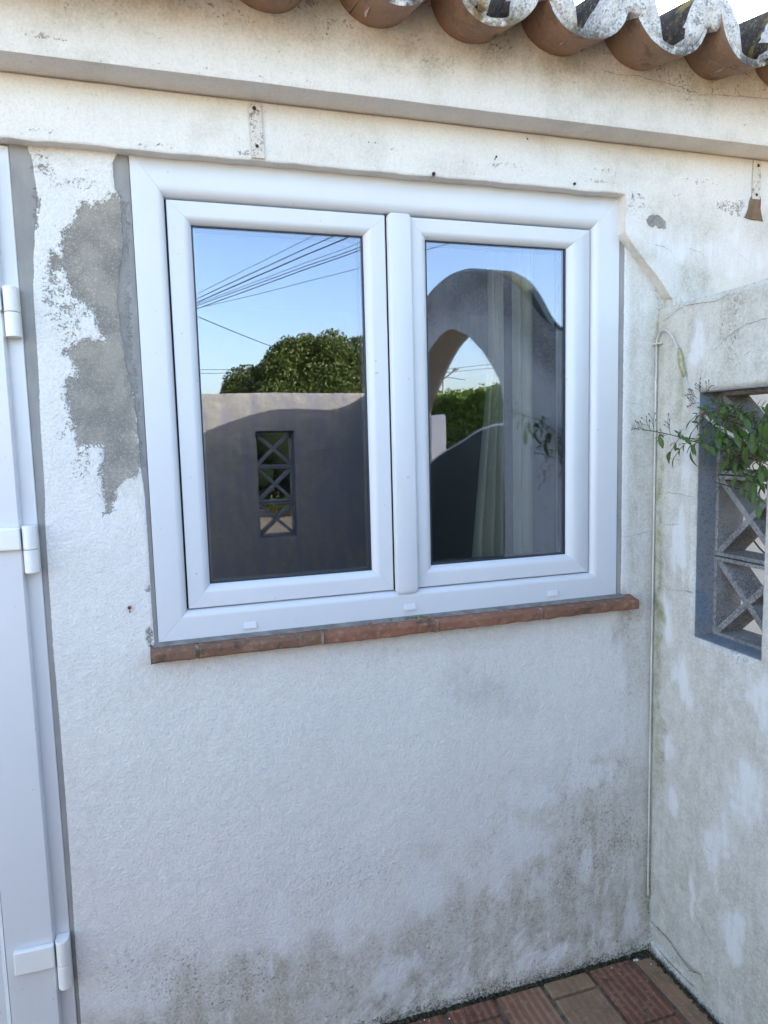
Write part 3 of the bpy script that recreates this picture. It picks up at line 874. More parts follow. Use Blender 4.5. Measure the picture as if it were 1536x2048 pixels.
def gw_paint(y, z):
    n1 = fbm(y, z, 8, 4, 61); n2 = fbm(y, z, 32, 4, 63); n3 = fbm(y * 2.2, z * 0.45, 18, 4, 68)
    top = np.interp(y, HY, HZ)
    dirt = 0.42 + 0.5 * n3
    low = 1 - sm(z, 0.2, 0.85)
    dirt = np.maximum(dirt, low * (0.6 + 0.4 * n2))
    dirt = np.maximum(dirt, sm(z, top - 0.12, top) * (0.45 + 0.5 * n1))
    dirt = np.maximum(dirt, 0.85 * blob(y, z, -0.26, 1.68, 0.06, 0.13, 0.7, (n2 - .5)))
    dirt = np.maximum(dirt, 0.55 * blob(y, z, -0.05, 1.66, 0.05, 0.10, 0.7, (n2 - .5)))
    dirt = np.maximum(dirt, sm(-y, 0.40, 0.6) * (0.55 + 0.5 * n3))
    dirt = np.maximum(dirt, (y < -0.42) * sm(z, top - 0.45, top - 0.02) * (0.75 + 0.5 * n3))
    mold = 0.12 + 0.22 * n2 * low
    mold = np.maximum(mold, 0.62 * blob(y, z, -0.255, 1.66, 0.045, 0.12, 0.8, (n2 - .5)))
    mold = np.maximum(mold, 0.45 * sm(z, top - 0.035, top))
    mold = np.maximum(mold, (y < -0.42) * sm(z, top - 0.38, top - 0.08) * (0.75 + 0.6 * n1))
    mold = np.maximum(mold, 1.0 * blob(y, z, -1.25, 2.10, 0.35, 0.10, 0.9))
    mold = np.maximum(mold, 0.9 * blob(y, z, -0.60, 1.84, 0.18, 0.09, 0.8))
    mold = np.where((z > top - 0.003) & (y < -0.35), 1.7, mold)  # crest darkened in colour against the sun on it
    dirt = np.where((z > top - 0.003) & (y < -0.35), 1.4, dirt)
    mold = np.maximum(mold, (1 - sm(z, 0.0, 0.04)) * 0.8 + 0 * y)
    mold = np.maximum(mold, 0.75 * sm(y, -0.035, 0.0) * (1 - sm(z, 0.22, 0.32)))
    mold = np.maximum(mold, 0.6 * blob(y, z, -0.30, 0.945, 0.06, 0.018, 0.7))
    green = 1.0 * blob(y, z, -0.024, 1.25, 0.020, 0.55, 0.7, (n3 - .5))
    green = np.maximum(green, 0.8 * blob(y, z, -0.025, 0.66, 0.03, 0.14, 0.8, (n2 - .5)))
    green = np.maximum(green, 0.5 * blob(y, z, -0.20, 0.065, 0.04, 0.02, 0.7))
    green = np.where((z > top - 0.003) & (y < -0.35), 0.75, green)
    green = np.maximum(green, 0.6 * blob(y, z, -0.09, 1.56, 0.02, 0.08, 0.8, (n3 - .5)))
    white = np.zeros_like(y)
    for cy, cz, ry, rz in ((-0.07, 0.62, 0.03, 0.06), (-0.10, 0.48, 0.018, 0.05), (-0.24, 0.44, 0.05, 0.12), (-0.33, 0.62, 0.06, 0.10), (-0.17, 0.27, 0.012, 0.08),
                           (-0.31, 0.25, 0.04, 0.09), (-0.10, 1.13, 0.03, 0.12), (-0.12, 1.40, 0.03, 0.10), (-0.15, 1.68, 0.04, 0.05), (-0.05, 0.95, 0.03, 0.1), (-0.12, 0.80, 0.035, 0.08),
                           (-0.36, 0.85, 0.05, 0.08), (-0.045, 0.02, 0.03, 0.022)):
        white = np.maximum(white, 0.85 * blob(y, z, cy, cz, ry, rz, 0.7, (n3 - .5)))
    peel = 0.5 * blob(y, z, -0.19, 0.055, 0.05, 0.02, 0.5, (n2 - .5)) * 0
    return (peel, 0 * y, dirt), (mold, green, white)
PEELR = [(-0.005, 0.066), (-0.085, 0.087), (-0.142, 0.066), (-0.211, 0.079), (-0.216, 0.06), (-0.187, 0.03), (-0.143, 0.026), (-0.087, 0.025), (-0.005, 0.03)]
def gw_relief(y, z):
    d = 0.006 * (fbm(y, z, 5, 3, 72) - 0.5) + 0.0018 * (fbm(y, z, 80, 2, 74) - 0.5)
    d -= 0.005 * inpoly_soft(y, z, PEELR, 0.004)
    top = np.interp(y, HY, HZ)
    w_ = 0.012
    e = np.clip((z - (top - w_)) / w_, 0, 1)
    d -= w_ * 0.75 * e
    # rounded arrises round the block opening
    for c0, c1 in (((-0.357, -0.148), (0.952, 1.562)),):
        dy = np.maximum(np.maximum(c0[0] - y, y - c0[1]), 0); dz = np.maximum(np.maximum(c1[0] - z, z - c1[1]), 0)
        r = np.sqrt(dy * dy + dz * dz)
        d -= 0.006 * (1 - sm(r, 0, 0.010)) ** 2
    return d
garden = empty('garden_wall', (1.31, -1.2, 0), 'whitewashed garden wall with a block-screen opening, meeting the house beside the window', 'wall')
U = lin((-2.44, .02), (-1.95, .015), (-0.805, .012), (-0.42, .005), (-0.357, .005), (-0.148, .005), (-0.002, 0))
V = lin((-0.05, .007), (0.952, .006), (1.562, .006), (1.60, .006), (2.2, 0))
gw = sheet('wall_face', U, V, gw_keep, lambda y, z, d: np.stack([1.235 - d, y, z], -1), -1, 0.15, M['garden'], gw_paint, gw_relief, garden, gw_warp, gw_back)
def onr(y, z): return (1.2335, y, z)
for i, pts in enumerate(([(-0.008, 1.3), (-0.06, 1.311), (-0.149, 1.305)], [(-0.014, 1.235), (-0.053, 1.225), (-0.099, 1.233)], [(-0.018, 1.066), (-0.066, 1.058), (-0.150, 1.068)],
                         [(-0.203, 1.654), (-0.248, 1.682), (-0.29, 1.698), (-0.352, 1.703)], [(-0.02, 1.748), (-0.10, 1.775), (-0.215, 1.765), (-0.244, 1.775)],
                         [(-0.19, 0.46), (-0.22, 0.43), (-0.24, 0.43)], [(-0.18, 0.235), (-0.24, 0.19), (-0.26, 0.17)], [(-0.05, 1.40), (-0.10, 1.395)], [(-0.28, 1.60), (-0.29, 1.63), (-0.31, 1.64)])):
    crack('crack', pts, onr, garden, 0.0013, 30 + i)
crack('crack', [(-0.01, 0.090), (-0.085, 0.089), (-0.142, 0.068), (-0.17, 0.062), (-0.211, 0.080)], onr, garden, 0.0045, 50)
crack('crack', [(-0.03, 0.032), (-0.087, 0.023), (-0.143, 0.024), (-0.187, 0.028)], onr, garden, 0.003, 51)
crack('crack', [(-1.55, 1.99), (-1.45, 2.00), (-1.33, 2.03), (-1.2, 2.045)], onr, garden, 0.004, 52)

def block_screen(parent, mapf, u0, u1, z0, z1, d0, d1, n=3):
    """n square screen blocks, each a frame with a diagonal cross; mapf(u, depth, z) -> point"""
    H = (z1 - z0) / n
    for k in range(n):
        a, b_ = z0 + k * H, z0 + (k + 1) * H
        mb = MB(); t = 0.011; r = random.Random(k)
        def bar(p, q, w):
            du, dz = q[0] - p[0], q[1] - p[1]; L = math.hypot(du, dz)
            nu, nz = -dz / L * w / 2, du / L * w / 2
            pts = [(p[0] - nu, p[1] - nz), (q[0] - nu, q[1] - nz), (q[0] + nu, q[1] + nz), (p[0] + nu, p[1] + nz)]
            v = [mapf(x, d0 + 0.004, z) for x, z in pts] + [mapf(x, d1 - 0.004, z) for x, z in pts]
            mb.add(v, [(0, 1, 2, 3), (7, 6, 5, 4), (0, 4, 5, 1), (1, 5, 6, 2), (2, 6, 7, 3), (3, 7, 4, 0)])
        def fr(ua, ub, za, zb):
            v = [mapf(x, d, z) for d in (d0, d1) for x, z in ((ua, za), (ub, za), (ub, zb), (ua, zb))]
            mb.add(v, [(0, 1, 2, 3), (7, 6, 5, 4), (0, 4, 5, 1), (1, 5, 6, 2), (2, 6, 7, 3), (3, 7, 4, 0)])
        g_ = 0.0015
        fr(u0 + g_, u1 - g_, a + g_, a + t); fr(u0 + g_, u1 - g_, b_ - t, b_ - g_)
        fr(u0 + g_, u0 + t, a + t, b_ - t); fr(u1 - t, u1 - g_, a + t, b_ - t)
        j = r.uniform(-.002, .002)
        bar((u0 + t * 0.6, a + t * 0.6 + j), (u1 - t * 0.6, b_ - t * 0.6), 0.016)
        cu, cz = (u0 + u1) / 2, (a + b_) / 2
        bar((u0 + t * 0.6, b_ - t * 0.6), (cu - 0.005, cz + 0.005), 0.016)
        bar((cu + 0.005, cz - 0.005), (u1 - t * 0.6, a + t * 0.6), 0.016)
        mb.build('screen_block', M['screen'], parent, bevel=0.0018)
block_screen(garden, lambda u, d, z: (1.235 + d, u, z), -0.357, -0.148, 0.952, 1.562, 0.062, 0.142)
# painted lining of the opening: left, right, sill and head, thin render coats inside the reveal
for nm, (ya, yb, za, zb) in (('reveal_side', (-0.1495, -0.1465, 0.953, 1.561)), ('reveal_side', (-0.3585, -0.3555, 0.953, 1.561)), ('reveal_sill', (-0.3555, -0.1495, 0.950, 0.9545)), ('reveal_head', (-0.3555, -0.1495, 1.5595, 1.564))):
    MB().box(1.2440, 1.384, ya, yb, za, zb).build(nm, M['reveal'], garden)

# ------------------------------------------------------------------ wall opposite the window (seen mirrored in the left pane)
opp = empty('patio_wall', (0, -2.5, 0), 'weathered patio wall with a narrow column of three screen blocks, mirrored in the left pane', 'wall')
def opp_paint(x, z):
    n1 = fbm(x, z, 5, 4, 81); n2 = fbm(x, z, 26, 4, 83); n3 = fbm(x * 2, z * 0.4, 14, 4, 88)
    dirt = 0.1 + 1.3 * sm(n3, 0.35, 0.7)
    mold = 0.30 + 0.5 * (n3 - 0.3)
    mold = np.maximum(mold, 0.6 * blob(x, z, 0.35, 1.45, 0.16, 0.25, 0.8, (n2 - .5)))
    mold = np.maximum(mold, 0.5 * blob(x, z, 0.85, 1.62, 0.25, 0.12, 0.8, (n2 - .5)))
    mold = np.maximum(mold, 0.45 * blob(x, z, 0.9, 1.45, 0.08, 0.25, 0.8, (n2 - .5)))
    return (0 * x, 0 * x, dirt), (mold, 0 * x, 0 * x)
U = lin((-3.3, .05), (-0.1, .016), (0.497, .014), (0.715, .015), (1.233, 0)); V = lin((-0.05, .02), (0.90, .015), (1.528, .015), (1.742, 0))
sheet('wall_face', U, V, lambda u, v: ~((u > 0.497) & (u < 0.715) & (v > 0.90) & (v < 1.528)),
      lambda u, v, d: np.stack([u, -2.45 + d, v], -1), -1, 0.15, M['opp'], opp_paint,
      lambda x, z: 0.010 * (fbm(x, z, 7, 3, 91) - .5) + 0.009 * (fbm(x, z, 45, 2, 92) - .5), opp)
block_screen(opp, lambda u, d, z: (u, -2.45 - d, z), 0.497, 0.715, 0.90, 1.528, 0.055, 0.14)

# ------------------------------------------------------------------ patio floor of clay tiles
floor = MB(); floor.box(-3.3, 1.233, -2.45, 0.0, -0.05, -0.0045)
floor = floor.build('patio_floor', simple('dusty_floor_joint', (0.15, 0.125, 0.095), 0.95, 140, 0.003, 0.4, 0.2, 50)); tag(floor, kind='structure')
tmats = [terracotta('floor_tile_red', (0.215, 0.078, 0.046), (0.17, 0.075, 0.048), dark=(0.06, 0.045, 0.035), stripes=0.22, axis=0, moss=0.75),
         terracotta('floor_tile_tan', (0.31, 0.185, 0.11), (0.25, 0.155, 0.095), dark=(0.11, 0.085, 0.06), stripes=0.12, axis=0, moss=0.6),
         terracotta('floor_tile_brown', (0.25, 0.11, 0.062), (0.26, 0.13, 0.078), dark=(0.09, 0.07, 0.05), stripes=0.35, axis=0, moss=0.5)]
r = random.Random(4)
meshes = {}
cols = []
x = 1.2255
cols.append((1.168, 1.2255, 1, -0.30))          # narrow cut strip against the garden wall
xr = 1.157
k = 0
while xr > -3.25:
    cols.append((xr - 0.132, xr, (0, 1, 2)[k % 3], -0.222 if k % 2 == 0 else -0.082)); xr -= 0.141; k += 1
cnt = 0
for ci, (xa, xb, mi, j0) in enumerate(cols):
    ytop = -0.024
    y = j0
    ends = [ytop]
    while y > -2.44:
        ends.append(y); y -= 0.283
    ends.append(-2.445)
    for a, b_ in zip(ends[:-1], ends[1:]):
        if cnt >= 296 and a < -0.6: continue
        ya, yb = b_ + 0.008, a
        if ya >= yb - 0.01: continue
        mb = MB()
        hz = r.uniform(-.0012, .0012)
        mb.box(xa + r.uniform(0, .002), xb - r.uniform(0, .002), ya, yb, -0.02, 0.0025 + hz)
        mat = tmats[mi if ci < 5 and a > -0.3 else r.randrange(3)]
        mb.build('floor_tile', mat, floor, bevel=0.0035)
        cnt += 1
# mossy dirt packed along the foot of both walls
def lump_strip(name, pts, w, h, mat, parent, seed):
    rr = random.Random(seed); mb = MB()
    for i, (px, py) in enumerate(pts):
        s = rr.uniform(0.6, 1.3)
        n = 7
        k0 = len(mb.v)
        for j in range(n):
            a = 2 * math.pi * j / n
            mb.v.append((px + math.cos(a) * w * s * rr.uniform(.7, 1.2), py + math.sin(a) * w * s * rr.uniform(.7, 1.2), -0.002))
        for j in range(n):
            a = 2 * math.pi * j / n
            mb.v.append((px + math.cos(a) * w * s * .55, py + math.sin(a) * w * s * .55, h * s))
        mb.v.append((px, py, h * s * 1.25))
        for j in range(n):
            jj = (j + 1) % n
            mb.f.append((k0 + j, k0 + jj, k0 + n + jj, k0 + n + j)); mb.f.append((k0 + n + j, k0 + n + jj, k0 + 2 * n))
    o = mb.build(name, mat, parent, smooth=True)
    o['kind'] = 'stuff'
    return o
moss_m = NT('black_green_moss')
nn = moss_m.noise(160, 5, 0.7)
moss_m.bsdf(moss_m.mix(moss_m.step(nn, 0.4, 0.6), (0.022, 0.022, 0.016), (0.075, 0.075, 0.045)), 0.95, moss_m.bump(nn, 1.0, 0.006), spec=0.1)
moss_m = moss_m.m
rr = random.Random(3)
pts = [(-0.25 + 1.47 * i / 420 + rr.uniform(-.003, .003), -0.012 + rr.uniform(-.010, .004)) for i in range(420)]
pts += [(1.222 + rr.uniform(-.005, .004), -0.01 - 0.6 * i / 170) for i in range(170)]
pts += [(1.2 + rr.uniform(-.022, .02), -0.022 + rr.uniform(-.014, .01)) for i in range(30)]
lump_strip('corner_moss', pts, 0.0065, 0.005, moss_m, floor, 5)
# crumbs of fallen white paint and grit
mb = MB(); rr = random.Random(12)
for i in range(9):
    px, py = rr.uniform(0.5, 1.21), -abs(rr.gauss(0, 0.05)) - 0.02
    if i < 4: px, py = (1.165, 1.172, 1.09, 1.2)[i], (-0.034, -0.036, -0.037, -0.06)[i]
    s = rr.uniform(0.0006, 0.0016) * (2.8 if i < 2 else 1)
    mb.box(px - s, px + s * 1.3, py - s, py + s, 0.003, 0.003 + s * 1.3)
o = mb.build('paint_crumbs', M['white_paint'], floor, bevel=0.0003, seg=1); o['kind'] = 'stuff'

# ================================================================== WINDOW
def ring(parent, name, mat, rect, w, prof, bevel=0.0006, smooth=True):
    """four mitred rails; rect=(x0,x1,z0,z1), w=(left,right,bottom,top), prof=[(s 0..1, y)] from outer edge to inner edge"""
    x0, x1, z0, z1 = rect; wl, wr, wb, wt = w
    c = lambda s, sx, sz: ((x0 + s * wl) if sx == 0 else (x1 - s * wr), (z0 + s * wb) if sz == 0 else (z1 - s * wt))
    out = []
    for (a, b_) in (((0, 0), (1, 0)), ((1, 0), (1, 1)), ((1, 1), (0, 1)), ((0, 1), (0, 0))):
        mb = MB(); n = len(prof)
        g_ = 0.0002
        for (s, y) in prof:
            for e, (sx, sz) in enumerate((a, b_)):
                px, pz = c(s, sx, sz)
                # a hair of a gap on each mitre
                ox, oz = c(s, *(b_ if e == 0 else a))
                L = math.hypot(ox - px, oz - pz)
                px += (ox - px) / L * g_; pz += (oz - pz) / L * g_
                mb.v.append((px, y, pz))
        for i in range(n - 1):
            mb.f.append((2 * i, 2 * i + 1, 2 * i + 3, 2 * i + 2))
        mb.f.append((2 * n - 2, 2 * n - 1, 1, 0))
        mb.f.append(tuple(2 * i for i in reversed(range(n)))); mb.f.append(tuple(2 * i + 1 for i in range(n)))
        o = mb.build(name, mat, parent)
        me = o.data
        me.polygons.foreach_set('use_smooth', [True] * (n - 1) + [False] * 3)
        # keep the long arrises crisp where the profile turns hard
        try:
            o.modifiers.new('edges', 'EDGE_SPLIT').split_angle = math.radians(38)
        except Exception:
            pass
        out.append(o)
    return out

win = empty('casement_window', (0.54, 0.0, 1.04), 'white double casement window above the brick sill, garden and sky reflected in its panes', 'window')
W = lambda s, total: s / total
fprof = [(0, 0.06), (0, 0.001), (0.015, 0.0), (0.74, 0.0), (0.80, 0.0007), (0.86, 0.0028), (0.91, 0.0065), (0.95, 0.0110), (0.975, 0.0160), (0.98, 0.022), (0.98, 0.06)]
ring(win, 'frame_rail', M['upvc'], (-0.0395, 1.1185, 1.0395, 2.062), (0.0645, 0.0765, 0.0655, 0.0870), fprof)
sprof = [(0, 0.075), (0, 0.0125), (0.03, 0.0112), (0.62, 0.0112), (0.71, 0.0122), (0.80, 0.0152), (0.88, 0.0196), (0.94, 0.0240), (0.965, 0.0275), (0.97, 0.031), (0.97, 0.075)]
sashes = []
for (rect, w, pane, lbl) in (((0.0275, 0.5025, 1.1065, 1.9725), (0.050, 0.0505, 0.0505, 0.0455), (0.077, 0.4525, 1.1565, 1.9285), None),
                             ((0.5455, 1.0395, 1.1065, 1.9725), (0.0615, 0.0600, 0.0505, 0.0455), (0.6065, 0.980, 1.1565, 1.9285), None)):
    x0, x1, z0, z1 = pane
    # the sash itself: black glazing gasket, an open ring round the pane
    mb = MB()
    for (a, b_, c_, d_) in ((x0 - .006, x0 + .0022, z0, z1), (x1 - .0022, x1 + .006, z0, z1), (x0 - .006, x1 + .006, z0 - .006, z0 + .0022), (x0 - .006, x1 + .006, z1 - .0022, z1 + .006)):
        mb.box(a, b_, 0.0285, 0.0318, c_, d_)
    sash = mb.build('sash', M['gasket'], win)
    ring(sash, 'sash_rail', M['upvc'], rect, w, sprof)
    MB().box(x0 - 0.008, x1 + 0.008, 0.0320, 0.0360, z0 - 0.008, z1 + 0.008).build('glass_pane', M['glass_outer'], sash)
    g2 = MB(); g2.quad((x0 - .008, 0.0530, z0 - .008), (x1 + .008, 0.0530, z0 - .008), (x1 + .008, 0.0530, z1 + .008), (x0 - .008, 0.0530, z1 + .008))
    g2.build('inner_glass_pane', M['glass_inner'], sash)
    mb = MB()
    for (a, b_, c_, d_) in ((x0 - .008, x0 + .006, z0, z1), (x1 - .006, x1 + .008, z0, z1), (x0 - .008, x1 + .008, z0 - .008, z0 + .005), (x0 - .008, x1 + .008, z1 - .005, z1 + .008)):
        mb.box(a, b_, 0.0370, 0.0520, c_, d_)
    mb.build('spacer_bar', M['spacer'], sash)
# dark rebate behind the gap between frame and sashes
mb = MB()
for (a, b_, c_, d_) in ((0.020, 0.0285, 1.10, 1.98), (1.0385, 1.046, 1.10, 1.98), (0.020, 1.046, 1.098, 1.1075), (0.020, 1.046, 1.9715, 1.980), (0.4985, 0.5485, 1.10, 1.98)):
    mb.box(a, b_, 0.030, 0.070, c_, d_)
mb.build('rebate_seal', M['gap'], win)
# rounded cover strip down the middle, fixed to the right sash
mb = MB(); prof = [(0.5050 + a_, b_) for a_, b_ in ((0, .0095), (0, -.001), (.0022, -.0040), (.0065, -.0055), (.0500, -.0055), (.0543, -.0040), (.0565, -.001), (.0565, .0095))]
zs = [1.0985, 1.102, 1.108, 1.9665, 1.9715, 1.9745]; ins = [0.006, 0.002, 0, 0, 0.002, 0.006]
for z_, s_ in zip(zs, ins):
    for (x_, y_) in prof:
        cx = 0.53325
        mb.v.append((cx + (x_ - cx) * (1 - s_ / 0.028), y_ + s_ * 0.25, z_))
n = len(prof)
for i in range(len(zs) - 1):
    for j in range(n - 1):
        a = i * n + j; mb.f.append((a, a + 1, a + n + 1, a + n))
mb.f.append(tuple(reversed(range(n)))); mb.f.append(tuple((len(zs) - 1) * n + j for j in range(n)))
mb.f.append((0, n * 5, n * 5 + n - 1, n - 1)) if False else None
mb.build('mullion_cover', M['upvc'], win, smooth=True).modifiers.new('edges', 'EDGE_SPLIT').split_angle = math.radians(40)
for (a, z_) in ((0.1425, 1.0595), (0.5235, 1.0640), (0.9135, 1.0620)):
    mb = MB(); mb.add([(a, -0.0002, z_ - .0075), (a + .0300, -0.0002, z_ - .0075), (a + .0300, -0.0002, z_ + .0075), (a, -0.0002, z_ + .0075),
                       (a + .0008, -0.0052, z_ - .0070), (a + .0292, -0.0052, z_ - .0070), (a + .0275, -0.0016, z_ + .0068), (a + .0025, -0.0016, z_ + .0068)],
                      [(4, 5, 6, 7), (0, 4, 7, 3), (1, 2, 6, 5), (3, 7, 6, 2), (0, 1, 5, 4), (0, 3, 2, 1)])
    mb.build('drain_cap', M['upvc'], win, bevel=0.0008)

# curtains hanging in the room, just inside the right casement
def curtain(label, path, z0, z1, lean, amp, per, seed):
    rr = random.Random(seed); mb = MB(); n = 90; rows = 14
    (xa, ya), (xb, yb) = path
    for i in range(n + 1):
        t = i / n
        ph = 2 * math.pi * (t * (xb - xa) / per) + 0.6 * math.sin(5 * t + seed)
        for j in range(rows):
            s = j / (rows - 1)
            gather = 1 - lean * (1 - s)
            zz = z0 + (z1 - z0) * s
            xl = xa - lean * max(0.0, 1.68 - zz)
            x_ = xl + (xb - xl) * t
            y_ = ya + (yb - ya) * t - amp * abs(math.sin(ph / 2)) ** 0.8
            mb.v.append((x_, y_, z0 + (z1 - z0) * s))
    for i in range(n):
        for j in range(rows - 1):
            a = i * rows + j; mb.f.append((a, a + rows, a + rows + 1, a + 1))
    o = mb.build('curtain', M['curtain'], None, smooth=True)
    o.modifiers.new('cloth', 'SOLIDIFY').thickness = 0.0012
    tag(o, label, 'curtain')
    return o
curtain('pale pleated curtain drawn back behind the right pane, nearer the middle of the window', ((0.860, 0.235), (0.904, 0.240)), 0.7, 2.12, 0.104, 0.032, 0.0155, 2)
curtain('light grey curtain hanging straight at the right edge behind the right pane', ((0.919, 0.20), (0.990, 0.215)), 0.7, 2.12, 0.0, 0.022, 0.0355, 5)
rod = MB(); rod.tube([(-0.2, 0.235, 2.13), (1.3, 0.235, 2.13)], 0.010, 10)
tag(rod.build('curtain_rod', M['rail'], None, smooth=True), 'slim pale curtain rod above the window inside the room', 'curtain rod')

# ------------------------------------------------------------------ brick sill
sill = empty('brick_sill', (0.55, -0.02, 1.02), 'sill of thin red bricks laid end to end under the window', 'window sill')
edges = [-0.0565, 0.0385, 0.3135, 0.592, 0.872, 1.1560]
for i, (a, b_) in enumerate(zip(edges[:-1], edges[1:])):
    rr = random.Random(60 + i)
    mb = MB()
    a2 = a + (0.0035 if i else 0); b2 = b_ - (0.0035 if i < 4 else 0)
    n = max(4, int((b2 - a2) / 0.016))
    zt = 1.0335 + rr.uniform(-.001, .001); zb = 1.0085 + rr.uniform(-.001, .001)
    sec = lambda x_: [(-0.043, zb), (-0.045, zb + .004), (-0.0455, zt - .005), (-0.042, zt - 0.0015), (-0.030, zt + .0015), (-0.026, zt + .0005), (-0.022, zt + .0025), (-0.012, zt + .0045), (0.03, zt + .0055), (0.03, zb)]
    P = None
    for q in range(n + 1):
        x_ = a2 + (b2 - a2) * q / n
        for (y_, z_) in sec(x_):
            fy = (0.0042 * (fbm(np.array([x_ * 1.0]), np.array([z_ * 3]), 60, 3, 5)[0] - .5) * 2) if y_ < 0 else 0
            if z_ < 1.02: z_ += 0.0035 * (fbm(np.array([x_]), np.array([3.0]), 60, 3, 15)[0] - .5)
            mb.v.append((x_, y_ + fy, z_ + fy * 0.5))
    m_ = 10
    for q in range(n):
        for j in range(m_):
            jj = (j + 1) % m_
            mb.f.append((q * m_ + j, q * m_ + jj, (q + 1) * m_ + jj, (q + 1) * m_ + j))
    mb.f.append(tuple(range(m_))); mb.f.append(tuple(n * m_ + j for j in reversed(range(m_))))
    mb.build('brick', M['brick'], sill, bevel=0.0012, seg=1)
for i, x_ in enumerate(edges[1:-1]):
    mb = MB(); mb.box(x_ - 0.0036, x_ + 0.0036, -0.0435, 0.028, 1.0095, 1.0355)
    mb.build('mortar_joint', M['joint'], sill, bevel=0.001)
mb = MB(); mb.add([(-0.05, 0.0, 1.0365), (1.135, 0.0, 1.0365), (1.135, -0.022, 1.0372), (-0.05, -0.020, 1.0372), (-0.05, 0.001, 1.0425), (1.135, 0.001, 1.0425)],
                  [(3, 2, 5, 4), (0, 1, 2, 3), (0, 3, 4), (1, 5, 2), (0, 4, 5, 1)])
mb.build('bedding_mortar', M['cement'], sill)
mb = MB(); rr = random.Random(8)
for i in range(60):
    x_ = 0.538 + rr.gauss(0, 0.02); y_ = -0.008 + rr.uniform(-.008, .004); s = rr.uniform(.0006, .0022)
    mb.box(x_ - s, x_ + s, y_ - s, y_ + s, 1.038, 1.0385 + s * 1.3)
moss2 = simple('green_moss', (0.09, 0.12, 0.025), 0.95, 200, 0.002, 0.4)
o = mb.build('sill_moss', moss2, sill); o['kind'] = 'stuff'
crack('crack', [(1.02, 1.0322), (1.07, 1.0330), (1.11, 1.0332)], lambda a, b_: (a, -0.0462, b_), sill, 0.0015, 70)

# ------------------------------------------------------------------ door at the left edge
door = empty('patio_door', (-0.7, 0, 0), 'white plastic door at the left edge with three surface hinges', 'door')
dprof = [(0, 0.06), (0, 0.001), (0.02, 0.0), (0.90, 0.0), (0.95, 0.001), (1.0, 0.004), (1.0, 0.06)]
ring(door, 'frame_rail', M['upvc'], (-1.215, -0.2585, -0.01, 2.0465), (0.055, 0.055, 0.05, 0.055), dprof)
# leaf: a raised stile with soft outer edge, bead groove, recessed panel
lx0, lx1, lz0, lz1 = -1.185, -0.2865, 0.03, 2.02
lprof = [(0, 0.03), (0, -0.012), (0.012, -0.0175), (0.035, -0.020), (0.86, -0.020), (0.885, -0.0195), (0.888, -0.0165), (0.90, -0.0165), (0.903, -0.0190), (0.955, -0.015), (1.0, -0.006), (1.0, 0.03)]
ring(door, 'leaf_stile', M['upvc'], (lx0, lx1, lz0, lz1), (0.105, 0.105, 0.11, 0.105), lprof)
MB().box(lx0 + 0.10, lx1 - 0.10, -0.004, 0.02, lz0 + 0.1, lz1 - 0.1).build('door_panel', M['upvc'], door, bevel=0.001)
MB().box(-1.170, -0.3, 0.021, 0.035, 0.02, 2.03).build('door_core', M['gap'], door)
MB().box(-1.08, -1.065, -0.06, -0.045, 1.0, 1.13).build('door_handle', M['hinge'], door, bevel=0.004)
for (zt_, zb_) in ((1.7780, 1.6830), (1.3140, 1.2190), (0.4240, 0.3160)):
    zm = zt_ - (zt_ - zb_) * 0.505
    h0 = MB()
    def knuckle(mb, za, zb2):
        n = 14; k0 = len(mb.v)
        for z_ in (za, zb2):
            for j in range(n):
                t = j / (n - 1)
                a = math.pi * (1.0 - t)
                mb.v.append((-0.2715 + 0.0135 * math.cos(a), -0.012 - 0.024 * math.sin(a) ** 0.6 if 0 < j < n - 1 else -0.001, z_))
        for j in range(n - 1):
            mb.f.append((k0 + j, k0 + j + 1, k0 + n + j + 1, k0 + n + j))
        mb.f.append(tuple(k0 + j for j in range(n))[::-1]); mb.f.append(tuple(k0 + n + j for j in range(n)))
        mb.f.append((k0 + n - 1, k0, k0 + n, k0 + 2 * n - 1))
    knuckle(h0, zb_, zm - 0.0006)
    hinge = h0.build('hinge', M['hinge'], door, bevel=0.0012)
    h1 = MB(); knuckle(h1, zm + 0.0006, zt_)
    h1.build('hinge_barrel', M['hinge'], hinge, bevel=0.0012)
    h2 = MB()
    h2.box(-0.3640, -0.2868, -0.0335, -0.0205, zm + 0.0006, zt_ - 0.002)
    h2.build('hinge_plate', M['hinge'], hinge, bevel=0.0035, seg=3)
    h3 = MB(); h3.box(-0.2590, -0.2600, -0.006, -0.0008, zb_ + .01, zt_ - .004)
    h3.box(-0.2660, -0.2602, -0.008, -0.0006, zb_ + .012, zt_ - .002)
    h3.build('hinge_base', M['hinge'], hinge, bevel=0.0008)

